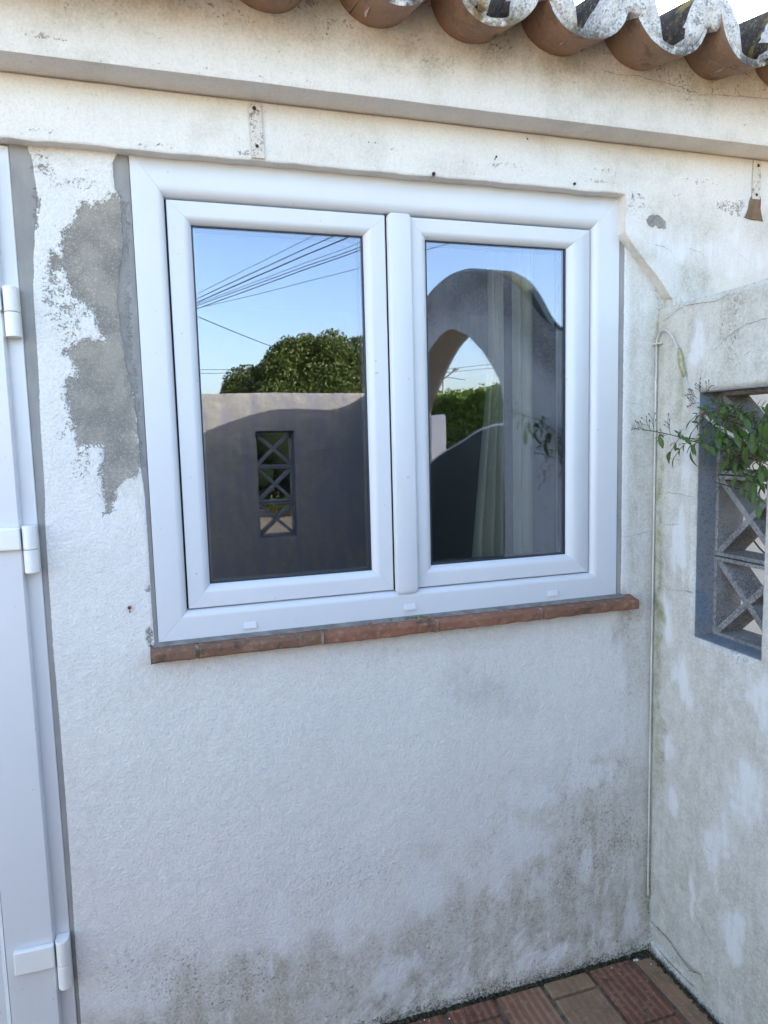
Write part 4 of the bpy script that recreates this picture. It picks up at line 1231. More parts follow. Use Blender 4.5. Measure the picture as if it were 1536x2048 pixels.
# ================================================================== SMALL THINGS ON THE WALLS
# two old strap brackets painted over
def strap(label, x0, x1, z0, z1, holes, skew=0.0, drip=False):
    t = empty('wall_strap', ((x0 + x1) / 2, -0.035, z0), label, 'strap', 'painted straps on the lintel')
    n = 14; mb = MB()
    for i in range(n + 1):
        z_ = z0 + (z1 - z0) * i / n; s = skew * (1 - i / n)
        w = 0.0015 * (fbm(np.array([z_ * 1.0]), np.array([x0]), 60, 2, 4)[0] - .5)
        for (xx, yy) in ((x0 + s + w, -0.0330), (x0 + s + w, -0.0368), (x1 + s + w, -0.0368), (x1 + s + w, -0.0330)):
            mb.v.append((xx, yy, z_))
    for i in range(n):
        for j in range(3):
            a = 4 * i + j; mb.f.append((a, a + 1, a + 5, a + 4))
    mb.f.append((0, 3, 2, 1)); mb.f.append((4 * n, 4 * n + 1, 4 * n + 2, 4 * n + 3))
    mb.build('strap_plate', M['strap'], t, bevel=0.0008)
    for (hx, hz, hr) in holes:
        h = MB(); h.tube([(hx, -0.0365, hz), (hx, -0.0376, hz)], hr, 12)
        h.build('screw_hole', M['rust'], t)
    return t
strap('narrow painted metal strap above the left sash, its top screw rusted', 0.199, 0.225, 2.053, 2.160, [(0.211, 2.150, 0.0042), (0.2135, 2.076, 0.0036)], 0.004)
s2 = strap('flaking metal strap at the right end of the lintel over a brown bare patch', 1.4975, 1.522, 2.066, 2.163, [(1.512, 2.150, 0.0042), (1.509, 2.077, 0.0040)], -0.001)
mb = MB()
outl = [(1.494, 2.072), (1.4885, 2.060), (1.4865, 2.045), (1.481, 2.030), (1.4735, 2.0185), (1.485, 2.0165), (1.500, 2.0145), (1.518, 2.0150), (1.5345, 2.0120), (1.5290, 2.025), (1.5240, 2.045), (1.5255, 2.062), (1.523, 2.074)]
mb.v = [(a, -0.0358, c_) for a, c_ in outl] + [(a, -0.0340, c_) for a, c_ in outl]
n = len(outl)
mb.f.append(tuple(range(n)))
for j in range(n): mb.f.append((j, n + j, n + (j + 1) % n, (j + 1) % n))
mb.build('bare_patch', simple('brown_bare_render', (0.19, 0.13, 0.085), 0.95, 160, 0.003, 0.2, 0.2, 60), s2)
# small holes and knocks in the lintel and wall
kn = MB()
for (x_, z_, r_) in ((0.966, 2.0620, 0.0032), (0.7600, 2.1050, 0.0022), (0.757, 2.1000, 0.0012), (0.455, 2.108, 0.0010), (0.470, 2.108, 0.0009), (0.84, 2.152, 0.0016), (0.605, 2.0545, 0.0042)):
    kn.tube([(x_, -0.0335, z_), (x_, -0.0362, z_)], r_, 9)
kn.build('nail_hole', M['rust'], house)
nh = MB(); nh.tube([(-0.094, -0.004, 1.1250), (-0.094, -0.0085, 1.1252)], 0.0038, 9); nh.tube([(-0.094, -0.004, 1.119), (-0.0935, -0.0070, 1.115)], 0.0015, 6)
nh.build('rust_spot', simple('red_rust', (0.17, 0.035, 0.02), 0.9), house)

# cable: conduit up the corner, loop, taped joint, then away through the screen opening
cab = empty('wall_cable', (1.225, -0.01, 0.19), 'thin white cable running up the corner, looping over and off through the screen opening', 'cable')
xc = 1.2275
def smooth_path(pts, n=8):
    P = [Vector(p) for p in pts]; P = [P[0]] + P + [P[-1]]; out = []
    for i in range(1, len(P) - 2):
        for k in range(n):
            t = k / n
            out.append(0.5 * ((2 * P[i]) + (-P[i - 1] + P[i + 1]) * t + (2 * P[i - 1] - 5 * P[i] + 4 * P[i + 1] - P[i + 2]) * t * t + (-P[i - 1] + 3 * P[i] - 3 * P[i + 1] + P[i + 2]) * t ** 3))
    out.append(P[-2]); return out
c1 = MB(); c1.tube(smooth_path([(1.2265, -0.012, 0.190), (1.2255, -0.0105, 0.22), (1.2260, -0.0095, 0.8), (1.2285, -0.007, 1.3), (1.2275, -0.007, 1.62)]), 0.0024, 10)
c1.build('conduit', M['cable'], cab, smooth=True)
c2 = MB(); c2.tube(smooth_path([(xc, -0.0085, 1.60), (xc, -0.008, 1.68), (1.2275, -0.0095, 1.704), (xc - .002, -0.024, 1.722), (xc - .003, -0.048, 1.722), (xc - .003, -0.072, 1.700), (xc - .003, -0.090, 1.668), (xc - .002, -0.101, 1.640), (xc - .002, -0.106, 1.620)]), 0.0024, 10)
c2.build('cable_loop', M['cable_grey'], cab, smooth=True)
c3 = MB(); c3.tube(smooth_path([(xc, -0.092, 1.668), (xc - .002, -0.100, 1.645), (xc - .003, -0.108, 1.620), (xc - .001, -0.113, 1.606)]), [0.0035] * 6 + [0.0062] * 14 + [0.004] * 5, 10) if False else c3.tube([(xc, -0.090, 1.672), (xc - .001, -0.098, 1.652), (xc - .003, -0.104, 1.630), (xc - .002, -0.111, 1.612), (xc, -0.1135, 1.602)], [0.0038, 0.0062, 0.0066, 0.0055, 0.0042], 10)
c3.build('taped_joint', M['oldtape'], cab, smooth=True)
c4 = MB(); c4.tube(smooth_path([(xc, -0.113, 1.604), (xc, -0.118, 1.580), (1.226, -0.132, 1.552), (1.225, -0.150, 1.530), (1.224, -0.172, 1.514), (1.222, -0.190, 1.506)]), 0.0013, 6)
c4.tube(smooth_path([(xc, -0.115, 1.604), (xc, -0.121, 1.588), (1.223, -0.140, 1.562), (1.222, -0.160, 1.538), (1.222, -0.190, 1.506)]), 0.0010, 6)
c4.build('thin_wire', M['cable_grey'], cab, smooth=True)
c5 = MB(); c5.tube(smooth_path([(1.222, -0.186, 1.508), (1.222, -0.215, 1.488), (1.222, -0.26, 1.463), (1.226, -0.31, 1.443), (1.245, -0.352, 1.430), (1.30, -0.40, 1.40)]), 0.0042, 10)
c5.build('thick_cable', M['cable'], cab, smooth=True)
c6 = MB(); c6.tube([(1.222, -0.186, 1.508), (1.222, -0.193, 1.503)], 0.0052, 10); c6.build('red_band', M['redtape'], cab, smooth=True)
c7 = MB(); c7.box(1.2180, 1.2250, -0.0075, -0.0025, 1.6915, 1.6965); c7.box(1.2210, 1.2335, -0.026, -0.003, 1.6918, 1.6962)
c7.build('cable_clip', simple('cream_clip', (0.62, 0.58, 0.48), 0.6), cab, bevel=0.0015)

# ------------------------------------------------------------------ jasmine coming through the screen
jas = empty('jasmine_plant', (1.3, -0.26, 1.4), 'green jasmine sprays with purple buds growing out through the screen opening', 'plant')
def leaf_mesh(L=1.0, W_=0.42, curl=0.25):
    mb = MB(); n = 6
    for i in range(n + 1):
        t = i / n
        w = W_ * math.sin(math.pi * min(1, t * 0.92 + 0.06)) ** 0.85 * (1 - 0.35 * t) * 0.5 * 1.25
        if i == n: w = 0.002
        z_ = -curl * t * t
        mb.v += [(t * L, -w, z_ + w * 0.35), (t * L, 0, z_), (t * L, w, z_ + w * 0.35)]
    for i in range(n):
        a = 3 * i
        mb.f += [(a, a + 3, a + 4, a + 1), (a + 1, a + 4, a + 5, a + 2)]
    me = bpy.data.meshes.new('leaf'); me.from_pydata(mb.v, [], mb.f)
    me.materials.append(M['leaf_jasmine']); me.polygons.foreach_set('use_smooth', [True] * len(me.polygons)); me.update()
    set_layer(me, 'sa', np.tile(np.array([0.4, 0, 0]), (len(me.vertices), 1)))
    return me
leafs = [leaf_mesh(1, .40, .15), leaf_mesh(1, .46, .35), leaf_mesh(1, .36, .55)]
jr = random.Random(21)
leaf_n = 0
leaf_extra = MB()
def put_leaf(p, d, L, up=None, parent=None):
    global leaf_n
    d = Vector(d).normalized()
    up = Vector(up or (jr.uniform(-.5, .1) - 0.35, jr.uniform(-.4, .4), 1.0))
    y_ = up.cross(d).normalized(); z_ = d.cross(y_).normalized()
    me_ = leafs[jr.randrange(3)]
    if leaf_n >= 290:
        mt = Matrix((d, y_, z_)).transposed().to_4x4() @ Matrix.Diagonal((L, L, L, 1)); mt.translation = p
        leaf_extra.add([tuple(mt @ v.co) for v in me_.vertices], [tuple(q.vertices) for q in me_.polygons])
        return
    o = bpy.data.objects.new('leaf', me_)
    mt = Matrix((d, y_, z_)).transposed().to_4x4() @ Matrix.Diagonal((L, L, L, 1))
    mt.translation = p
    COL.objects.link(o)
    o.parent = jas
    o.matrix_parent_inverse = Matrix.Translation(-jas.location)
    o.matrix_basis = mt
    leaf_n += 1
stems = MB()
def pinnate(base, direc, length, pairs, ll, droop=0.5):
    """one compound leaf: a rachis with opposite leaflets and a longer end leaflet"""
    base = Vector(base); d = Vector(direc).normalized(); pts = []
    side = d.cross(Vector((-1, 0, 0.15))).normalized()
    for i in range(pairs + 2):
        t = i / (pairs + 1)
        pts.append(base + d * length * t + Vector((0, 0, -droop * length * t * t)))
    stems.tube(pts, 0.0007, 5)
    for i in range(1, pairs + 1):
        td = (pts[i + 1] - pts[i - 1]).normalized()
        for s in (-1, 1):
            put_leaf(pts[i], td * 0.6 + side * s * 0.9 + Vector((-0.1, 0, -0.25 + jr.uniform(-.2, .1))), ll * jr.uniform(.75, 1.05))
    put_leaf(pts[-1], (pts[-1] - pts[-2]).normalized() + Vector((0, 0, -.2)), ll * 1.5)
def buds(base, direc, n=6, size=0.022):
    base = Vector(base); d = Vector(direc).normalized()
    side = d.cross(Vector((-1, 0, 0.1))).normalized()
    L = size * 2.2
    stems.tube([base, base + d * L], 0.0006, 5)
    for i in range(n):
        t = 0.3 + 0.7 * i / (n - 1)
        s = (-1) ** i
        a = base + d * L * t
        e = a + (d * 0.8 + side * s * jr.uniform(.4, .9) + Vector((-.2, 0, jr.uniform(0, .4)))) * size * jr.uniform(.6, 1.0)
        stems.tube([a, e], 0.00045, 4)
        stems.tube([e, e + (e - a) * 0.35], [0.0009, 0.0013], 5)
# the long spray reaching left across the corner
main = [(1.28, -0.33, 1.40), (1.222, -0.315, 1.405), (1.19, -0.28, 1.425), (1.175, -0.215, 1.442), (1.168, -0.15, 1.458), (1.163, -0.092, 1.468), (1.160, -0.045, 1.474)]
stems.tube(smooth_path(main), 0.0012, 6)
pinnate((1.17, -0.17, 1.453), (-.2, .6, -.5), 0.030, 1, 0.022)
pinnate((1.17, -0.20, 1.445), (-.2, .7, -.35), 0.04, 2, 0.020)
pinnate((1.172, -0.205, 1.446), (-.1, -.1, -.9), 0.018, 1, 0.026)
pinnate((1.168, -0.165, 1.455), (-.2, -.3, .8), 0.022, 1, 0.014)
pinnate((1.166, -0.16, 1.455), (-.1, -.9, .45), 0.040, 2, 0.016)
pinnate((1.17, -0.235, 1.437), (-.2, .1, .6), 0.028, 2, 0.017)
pinnate((1.17, -0.235, 1.437), (-.2, -.7, .3), 0.05, 3, 0.018)
pinnate((1.163, -0.105, 1.466), (-.2, -.5, -.4), 0.012, 1, 0.018)
for b_, d_, n_ in (((1.161, -0.055, 1.473), (0, .9, .25), 7), ((1.162, -0.075, 1.470), (-.1, .5, .8), 4), ((1.163, -0.085, 1.47), (0, .2, 1), 4), ((1.167, -0.14, 1.462), (0, .35, .9), 5), ((1.165, -0.13, 1.46), (0, .9, -.1), 4), ((1.18, -0.235, 1.455), (-.1, .1, .9), 4), ((1.16, -0.03, 1.476), (0, .9, .1), 5)):
    buds(b_, d_, n_, 0.014)
# upper sprays in the opening
for base, dr, L_, pr, ll in (((1.225, -0.215, 1.520), (-.3, .95, .15), 0.055, 3, 0.020), ((1.225, -0.22, 1.515), (-.2, .5, -.15), 0.055, 3, 0.022), ((1.23, -0.24, 1.515), (-.3, -.3, .5), 0.035, 2, 0.020),
                             ((1.23, -0.26, 1.52), (-.2, -.8, .1), 0.06, 3, 0.022), ((1.225, -0.23, 1.49), (-.2, .8, -.25), 0.06, 3, 0.021), ((1.22, -0.28, 1.47), (-.2, -.3, .1), 0.04, 2, 0.022),
                             ((1.22, -0.27, 1.46), (-.2, .5, -.1), 0.045, 3, 0.019), ((1.22, -0.30, 1.45), (-.1, -.2, .8), 0.04, 2, 0.021), ((1.225, -0.29, 1.50), (-.3, .1, .3), 0.035, 2, 0.020)):
    pinnate(base, dr, L_, pr, ll, 0.6)
for b_, d_, n_ in (((1.222, -0.165, 1.545), (0, .8, .4), 7), ((1.222, -0.17, 1.535), (0, .9, -.05), 6), ((1.222, -0.175, 1.55), (0, .2, .9), 7), ((1.222, -0.185, 1.55), (0, -.5, .5), 5), ((1.22, -0.20, 1.50), (0, .8, -.4), 4)):
    buds(b_, d_, n_, 0.013)
# dense middle clump
for i in range(70):
    b_ = (1.215 + jr.uniform(0, .05), jr.uniform(-.35, -.215), jr.uniform(1.36, 1.53))
    if b_[2] < 1.45 and b_[1] > -.25: continue
    pinnate(b_, (jr.uniform(-.7, .1), jr.uniform(-.9, .9), jr.uniform(-.5, .5)), jr.uniform(.025, .045), jr.choice((2, 2, 3)), jr.uniform(.013, .020), 0.5)
pinnate((1.225, -0.25, 1.345), (-.2, .6, -.5), 0.02, 1, 0.013); pinnate((1.225, -0.335, 1.36), (-.2, .1, -.9), 0.02, 2, 0.015); pinnate((1.225, -0.29, 1.36), (-.1, -.6, -.5), 0.02, 1, 0.014)
# branches that lean out further along the wall
stems.tube(smooth_path([(1.23, -0.34, 1.45), (1.20, -0.37, 1.475), (1.175, -0.43, 1.515), (1.165, -0.49, 1.53), (1.16, -0.55, 1.545)]), 0.0013, 6)
pinnate((1.165, -0.475, 1.525), (-.2, -.2, -.8), 0.03, 2, 0.034); pinnate((1.165, -0.49, 1.53), (-.2, -.7, .1), 0.03, 1, 0.030); pinnate((1.17, -0.45, 1.52), (-.2, .4, -.6), 0.03, 1, 0.034)
pinnate((1.19, -0.39, 1.485), (-.2, -.2, -.8), 0.03, 2, 0.034); pinnate((1.185, -0.40, 1.49), (-.2, -.6, .4), 0.03, 1, 0.034); pinnate((1.20, -0.36, 1.47), (-.1, .4, -.7), 0.03, 2, 0.034)
buds((1.163, -0.52, 1.538), (0, -.8, .4), 7, 0.022); buds((1.163, -0.54, 1.54), (0, -.9, 0), 6, 0.022)
stems.tube(smooth_path([(1.24, -0.33, 1.37), (1.19, -0.37, 1.395), (1.165, -0.45, 1.41)]), 0.0011, 6)
buds((1.165, -0.42, 1.405), (0, -.9, .1), 7, 0.020); buds((1.17, -0.39, 1.40), (0, -.6, .5), 5, 0.018)
for i in range(10):
    pinnate((1.20 + jr.uniform(-.02, .02), -0.385 + jr.uniform(-.02, .005), 1.33 + 0.03 * i * 0.7), (-.5, jr.uniform(-.8, -.1), jr.uniform(-.4, .3)), 0.025, 1, 0.018)
for i in range(10):
    y_ = jr.uniform(-.35, -.22); z_ = jr.uniform(1.32, 1.5)
    stems.tube(smooth_path([(1.46, y_ - jr.uniform(-.1, .1), z_ - .15), (1.36, y_, z_ - .03), (1.25, y_ + jr.uniform(-.02, .02), z_ + .01), (1.215, y_ + jr.uniform(-.04, .04), z_ + .02)], 5), 0.0013, 5)
stems.build('stems', M['stem'], jas)
ws = MB()
ws.tube(smooth_path([(1.50, -0.30, 1.0), (1.45, -0.33, 1.2), (1.37, -0.30, 1.36), (1.27, -0.315, 1.43), (1.225, -0.29, 1.47), (1.218, -0.25, 1.50)]), 0.0030, 7)
ws.tube(smooth_path([(1.37, -0.30, 1.36), (1.27, -0.345, 1.40), (1.222, -0.335, 1.41)]), 0.0024, 7)
ws.build('woody_stem', M['bark'], jas, smooth=True)
if leaf_extra.v:
    o = leaf_extra.build('inner_leaves', M['leaf_jasmine'], jas, smooth=True); o['kind'] = 'stuff'
    set_layer(o.data, 'sa', np.tile(np.array([0.3, 0, 0]), (len(o.data.vertices), 1)))
# shoots behind the lower blocks
bs = MB()
for i in range(6):
    y_ = -0.3 + 0.03 * i
    bs.tube(smooth_path([(1.46, y_, 1.02), (1.44, y_ - .05, 1.12), (1.45, y_ + .04, 1.2), (1.43, y_ - .02, 1.36)], 5), 0.0022, 6)
bs.build('back_stems', M['stem'], jas)

# ================================================================== BEYOND THE WALLS (mirrored in the panes)
def leaf_cloud(name, centres, nleaf, size, mat, parent, seed, flat=False, zmin=-9, shape=None):
    """many small folded leaf faces spread through and over overlapping lumps"""
    R = np.random.default_rng(seed)
    C = np.array(centres, float)
    w = C[:, 3] ** 2; w /= w.sum()
    ci = R.choice(len(C), nleaf, p=w)
    d = R.normal(size=(nleaf, 3)); d /= np.linalg.norm(d, axis=1)[:, None]
    rad = C[ci, 3] * (0.68 + 0.46 * R.random(nleaf) ** 0.9)
    P = C[ci, :3] + d * rad[:, None] * np.array([1, 1, 0.92])
    P = P[P[:, 2] > zmin]
    return leaf_faces(name, P, size, mat, parent, R)

def leaf_faces(name, P, size, mat, parent, R):
    n = len(P)
    a = R.normal(size=(n, 3)); a /= np.linalg.norm(a, axis=1)[:, None]
    b_ = np.cross(a, R.normal(size=(n, 3))); b_ /= np.linalg.norm(b_, axis=1)[:, None]
    s = size * (0.6 + 0.8 * R.random(n))[:, None]
    p0 = P - a * s; p1 = P + b_ * s * 0.45; p2 = P + a * s; p3 = P - b_ * s * 0.45
    verts = np.stack([p0, p1, p2, p3], 1).reshape(-1, 3)
    faces = np.arange(4 * n, dtype=np.int32)
    me = bpy.data.meshes.new(name)
    me.vertices.add(4 * n); me.vertices.foreach_set('co', verts.astype(np.float32).ravel())
    me.loops.add(4 * n); me.loops.foreach_set('vertex_index', faces)
    me.polygons.add(n); me.polygons.foreach_set('loop_start', np.arange(0, 4 * n, 4, dtype=np.int32))
    me.update(calc_edges=True); me.validate()
    rnd = np.repeat(R.random(n), 4)
    set_layer(me, 'sa', np.stack([rnd, rnd * 0, rnd * 0], -1))
    me.materials.append(mat)
    return link(bpy.data.objects.new(name, me), parent)

def core_blob(mb, cx, cy, cz, r_, seed):
    n, k = 10, 7; k0 = len(mb.v)
    for i in range(k + 1):
        for j in range(n):
            a = 2 * math.pi * j / n; b2 = math.pi * i / k
            q = r_ * (0.86 + 0.12 * math.sin(3 * a + seed + i))
            mb.v.append((cx + q * math.sin(b2) * math.cos(a), cy + q * math.sin(b2) * math.sin(a), cz + q * 0.92 * math.cos(b2)))
    for i in range(k):
        for j in range(n):
            mb.f.append((k0 + i * n + j, k0 + i * n + (j + 1) % n, k0 + (i + 1) * n + (j + 1) % n, k0 + (i + 1) * n + j))

def tree(label, base, centres, nleaf, size, seed, trunks, zmin=0.2):
    t = empty('garden_tree', base, label, 'tree')
    mb = MB()
    for (p, r_) in trunks: mb.tube(p, r_, 8)
    mb.build('trunk', M['bark'], t, smooth=True)
    cr = leaf_cloud('crown', centres, nleaf, size, M['leaf_tree'], t, seed, zmin=zmin)
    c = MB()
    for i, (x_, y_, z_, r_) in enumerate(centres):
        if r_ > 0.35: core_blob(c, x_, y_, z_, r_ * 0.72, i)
    c.build('foliage_shade_core', M['core'], t, smooth=True)
    return t

R2 = random.Random(5)
big = [(3.55, -14.4, 2.35, 1.15), (4.3, -14.6, 2.15, 1.2), (2.85, -14.3, 2.15, 0.95), (3.6, -14.2, 3.05, 0.78), (3.1, -14.2, 2.95, 0.6), (4.2, -14.4, 3.1, 0.7), (4.9, -14.8, 1.9, 1.2), (3.2, -13.9, 1.2, 1.0), (4.2, -13.9, 1.1, 1.1), (2.5, -13.9, 1.0, 0.9)]
for i in range(46):
    a = R2.uniform(0, math.pi); rr_ = R2.uniform(.12, .40)
    big.append((3.7 + 1.36 * math.cos(a) + R2.uniform(-.2, .2), -14.1 + R2.uniform(-.5, .5), 2.42 + 1.28 * math.sin(a) + R2.uniform(-.15, .05), rr_))
big = [c for c in big if c[2] + c[3] < 3.9]
tree('large round evergreen tree beyond the patio wall, mirrored in the left pane', (3.6, -14.5, -0.06), big, 85000, 0.040, 11,
     [([(3.6, -14.5, -0.06), (3.5, -14.4, 1.0), (3.3, -14.3, 2.2)], [.13, .11, .06]), ([(3.55, -14.5, 0.6), (4.1, -14.5, 1.6), (4.4, -14.5, 2.4)], [.10, .08, .04])], zmin=2.2)
small = [(2.25, -14.2, 2.42, 0.60), (2.6, -14.2, 2.35, 0.7), (2.0, -14.3, 2.3, 0.42), (2.2, -13.8, 1.4, 0.8), (1.9, -13.7, 0.75, 0.55)]
for i in range(18):
    a = R2.uniform(0, math.pi)
    small.append((2.28 + 0.62 * math.cos(a), -14.0 + R2.uniform(-.3, .3), 2.35 + 0.64 * math.sin(a), R2.uniform(.10, .2)))
tree('smaller dark bushy tree standing left of the big one beyond the patio wall', (2.0, -14.2, -0.06), small, 20000, 0.045, 12,
     [([(2.0, -14.2, -0.06), (1.95, -14.1, 0.9), (2.1, -14.1, 1.8)], [.07, .06, .03]), ([(2.3, -14.0, -0.06), (2.2, -14.0, 0.9), (2.5, -14.1, 1.7)], [.05, .04, .02])], zmin=2.2)
far = [(3.1, -26, 3.6, 0.8), (2.8, -26, 3.3, 0.62), (3.6, -26, 3.3, 0.9), (3.1, -26, 2.4, 1.0)]
tree('pale hazy round tree farthest off beyond the patio wall', (2.9, -26, -0.06), far, 9000, 0.075, 13, [([(2.9, -26, -0.06), (2.9, -26, 1.6)], [.12, .08])], zmin=0.5)
th = empty('dark_thicket', (3.0, -13.9, -0.06), 'thicket under the trees beyond the patio wall, its shade put into the colour', 'thicket')
MB().box(-0.5, 8.0, -14.6, -13.75, -0.06, 2.25).build('foliage_shade_core', M['core'], th)  # solid near-black box carrying the understory shade in its colour
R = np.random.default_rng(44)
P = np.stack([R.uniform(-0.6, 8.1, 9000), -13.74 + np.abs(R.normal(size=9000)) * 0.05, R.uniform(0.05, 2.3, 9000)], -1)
leaf_faces('thicket_leaves', P, 0.03, leaf_mat('thicket_leaf', (0.012, 0.022, 0.008), (0.03, 0.04, 0.012)), th, R)  # leaf colours darkened to carry the same understory shade
# low weeds and a kerb seen through the screen
kb = MB(); kb.box(-2.0, 7.0, -12.75, -12.6, -0.06, 0.08)
tag(kb.build('garden_kerb', M['pole'], None, bevel=0.01), 'low concrete kerb across the sandy garden beyond the patio wall', 'kerb')
R = np.random.default_rng(4)
P = np.stack([2.15 + R.normal(size=900) * 0.18, -12.4 + R.normal(size=900) * 0.12, 0.02 + np.abs(R.normal(size=900)) * 0.13], -1)
w = leaf_faces('weed_tuft', P, 0.035, leaf_mat('weed_leaf', (0.20, 0.20, 0.04), (0.28, 0.24, 0.06), 0.6, 0.3), None, R)
tag(w, 'yellow green weed tuft growing by the kerb beyond the patio wall', 'weed')

# clipped hedge across the lane, seen through the gateway
hedge = empty('clipped_hedge', (5.7, -9, -0.06), 'tall clipped green hedge across the lane, mirrored through the arched gateway', 'hedge')
R = np.random.default_rng(9)
n = 60000
side = R.random(n)
P = np.empty((n, 3))
yy = R.uniform(-15.5, -4.5, n)
P[:, 1] = yy
topz = 2.16 + 0.05 * np.sin(yy * 2.1) + 0.04 * np.sin(yy * 5.3)
m1 = side < 0.45
P[m1, 0] = 5.05 + np.abs(R.normal(size=m1.sum())) * 0.10; P[m1, 2] = R.uniform(0.3, 1, m1.sum()) * topz[m1]
P[~m1, 0] = R.uniform(5.0, 6.2, (~m1).sum()); P[~m1, 2] = topz[~m1] + R.normal(size=(~m1).sum()) * 0.045 - 0.02
stick = R.random(n) < 0.05
P[stick, 2] = np.where(m1[stick], P[stick, 2], topz[stick] + R.random(stick.sum()) * 0.14)
leaf_faces('hedge_leaves', P, 0.045, M['leaf_hedge'], hedge, R)
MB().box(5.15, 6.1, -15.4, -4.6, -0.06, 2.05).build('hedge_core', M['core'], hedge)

# low white boundary wall end
lw = MB()
lw.add([(3.0, -5.66, -0.06), (3.2, -6.32, -0.06), (3.2, -9.0, -0.06), (3.0, -9.0, -0.06), (3.0, -5.66, 1.715), (3.2, -6.32, 1.715), (3.2, -9.0, 1.715), (3.0, -9.0, 1.715)],
       [(0, 1, 2, 3), (7, 6, 5, 4), (0, 4, 5, 1), (1, 5, 6, 2), (2, 6, 7, 3), (3, 7, 4, 0)])
tag(lw.build('low_wall', M['beam'], None, bevel=0.024), 'low plain rendered wall outside the gateway, left in the right pane reflection', 'wall')

# unseen shrub added outside the gateway to block sun through the arch
sh = [(2.36, -0.78, 0.45 + 0.30 * i, 0.38) for i in range(7)]
sh = [c for c in sh if c[2] + c[3] < 2.66]
shrub = empty('sun_blocker_shrub', (2.36, -0.78, -0.06), 'unseen dense shrub added outside the gateway to keep sun out of the arch', 'shrub')
ms = MB(); ms.tube([(2.36, -0.78, -0.06), (2.36, -0.78, 1.2)], [0.05, 0.04], 8); ms.build('trunk', M['bark'], shrub)
leaf_cloud('crown', sh, 14000, 0.03, M['leaf_hedge'], shrub, 31, zmin=0.1)
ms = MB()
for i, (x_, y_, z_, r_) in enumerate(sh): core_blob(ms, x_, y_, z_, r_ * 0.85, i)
ms.build('foliage_shade_core', M['core'], shrub, smooth=True)

# garden gate with a curved top rail, standing in the archway
gate = empty('garden_gate', (1.33, -1.33, 0), 'dark green sheet gate with a pale curved top rail in the arched gateway', 'gate')
GT = [(-1.945, 1.275), (-1.86, 1.312), (-1.80, 1.337), (-1.70, 1.368), (-1.613, 1.392), (-1.50, 1.418), (-1.398, 1.441), (-1.30, 1.468), (-1.207, 1.489), (-1.11, 1.502), (-1.024, 1.508), (-0.93, 1.509), (-0.812, 1.503)]
gm = MB(); n = len(GT)
for xg in (1.326, 1.340):
    for (y_, z_) in GT: gm.v += [(xg, y_, 0.05), (xg, y_, z_)]
for i in range(n - 1):
    a = 2 * i; gm.f += [(a, a + 1, a + 3, a + 2), (2 * n + a, 2 * n + a + 2, 2 * n + a + 3, 2 * n + a + 1), (a + 1, 2 * n + a + 1, 2 * n + a + 3, a + 3)]
gm.build('gate_sheet', M['gate'], gate)
gr = MB(); gr.tube(smooth_path([(1.333, y_, z_ + 0.004) for y_, z_ in GT], 4), 0.0075, 8)
gr.build('top_rail', M['rail'], gate, smooth=True)
gp = MB(); gp.box(1.322, 1.344, -1.948, -1.925, 0.0, 1.28); gp.box(1.322, 1.344, -0.832, -0.809, 0.0, 1.49)
gp.build('gate_stile', M['gate'], gate)

# street lamp and wires over the lane
lamp = empty('street_lamp', (14.6, -34.2, -0.06), 'distant street lamp on a thin pole above the hedge', 'street lamp')
lp = MB(); lp.tube([(14.6, -34.2, -0.06), (14.6, -34.2, 5.05)], 0.06, 8); lp.build('pole', M['pole'], lamp)
la = MB(); la.tube([(14.6, -34.2, 4.55), (14.9, -33.3, 4.95)], 0.035, 6); la.tube([(14.6, -34.2, 4.7), (15.2, -32.4, 4.35)], 0.02, 6); la.build('arm', M['pole'], lamp)
lh = MB(); lh.box(14.80, 15.0, -33.4, -32.85, 4.92, 5.02); lh.build('lamp_head', M['spacer'], lamp, bevel=0.03)

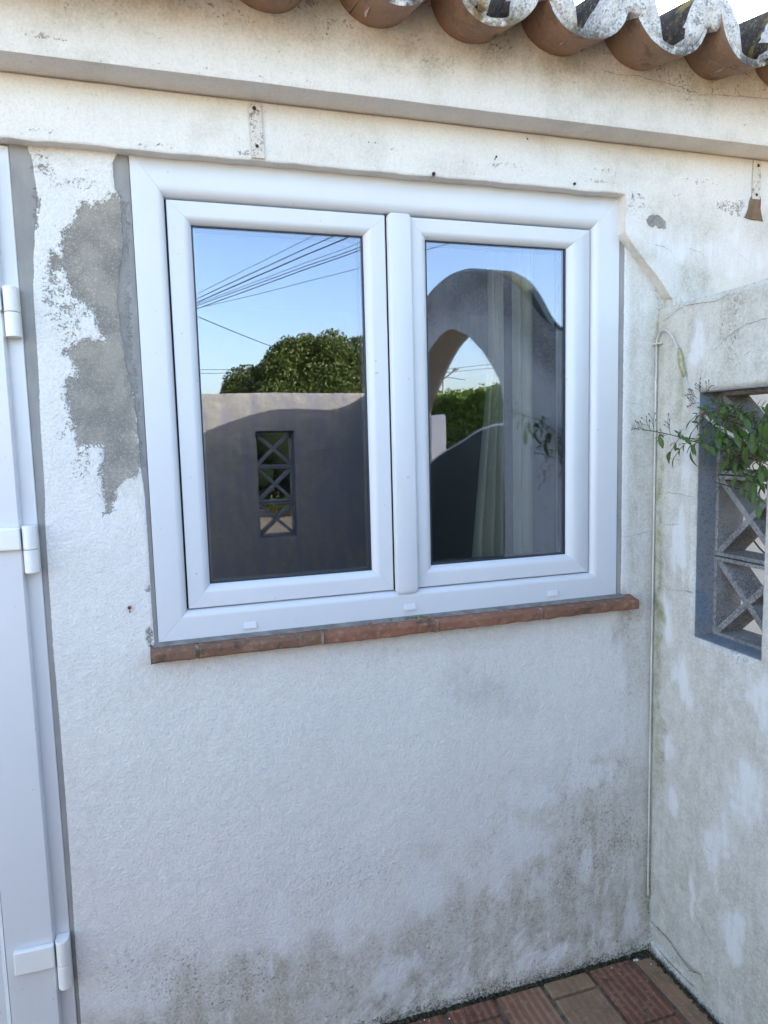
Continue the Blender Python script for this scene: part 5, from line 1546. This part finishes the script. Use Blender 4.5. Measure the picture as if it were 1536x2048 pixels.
def wire(label, pts, r_, sag=0.0):
    P = []
    a, b_ = Vector(pts[0]), Vector(pts[1])
    for i in range(17):
        t = i / 16
        p = a.lerp(b_, t); p.z -= sag * 4 * t * (1 - t)
        P.append(p)
    mb = MB(); mb.tube(P, r_, 5)
    return tag(mb.build('overhead_wire', M['wire'], None), label, 'wire', 'overhead wires beyond the patio wall')
POLE = Vector((0.49, -11.2, 0))
pole = empty('utility_pole', (POLE.x, POLE.y, -0.06), 'concrete utility pole carrying the bundle of overhead wires', 'utility pole')
pm_ = MB(); pm_.tube([(POLE.x, POLE.y, -0.06), (POLE.x, POLE.y, 4.15)], [0.11, 0.08], 10); pm_.build('shaft', M['pole'], pole)
pb = MB(); pb.box(POLE.x - .3, POLE.x + .12, POLE.y - .03, POLE.y + .03, 3.86, 3.93); pb.build('crossarm', M['pole'], pole)
WIRES = [((0.515, -11.18, 3.95), (2.822, -6.5, 4.376), 0.004, .0), ((0.5, -11.18, 3.87), (3.199, -6.5, 4.421), 0.007, .0), ((0.489, -11.18, 3.808), (3.505, -6.5, 4.448), 0.009, .0),
         ((0.475, -11.18, 3.785), (3.815, -6.5, 4.382), 0.004, .0), ((0.478, -11.18, 3.762), (3.81, -6.5, 4.30), 0.006, .0), ((0.48, -11.18, 3.711), (3.808, -6.5, 4.264), 0.007, .0), ((0.481, -11.18, 3.742), (3.797, -6.5, 3.922), 0.004, .03)]
lbl = ['highest thin overhead wire of the bundle rising to the right', 'thick overhead wire second from the top of the bundle', 'thickest overhead wire in the middle of the bundle', 'hair-thin overhead wire just under the thickest one',
       'upper one of the two parallel wires low in the bundle', 'lower one of the two parallel wires low in the bundle', 'lowest thin wire of the bundle, sagging away to the right']
for (a, b_, r_, sg), lb in zip(WIRES, lbl): wire(lb, (a, b_), r_, sg)
wire('single wire dropping right towards the tree crown', ((0.49, -11.18, 3.715), (3.6, -15.7, 3.42)), 0.008, .03)
wire('upper of two faint level wires left of the small tree', ((-1.5, -24, 4.06), (9, -24, 4.02)), 0.010, .02)
wire('lower of two faint level wires left of the small tree', ((-1.5, -24, 3.94), (9, -24, 3.88)), 0.010, .02)
wire('upper wire crossing the sky in the arched gateway', ((9.5, -24, 3.97), (14.5, -24, 4.43)), 0.010, .0)
wire('lower wire crossing the sky in the arched gateway', ((9.5, -24, 3.85), (14.5, -24, 4.25)), 0.010, .0)
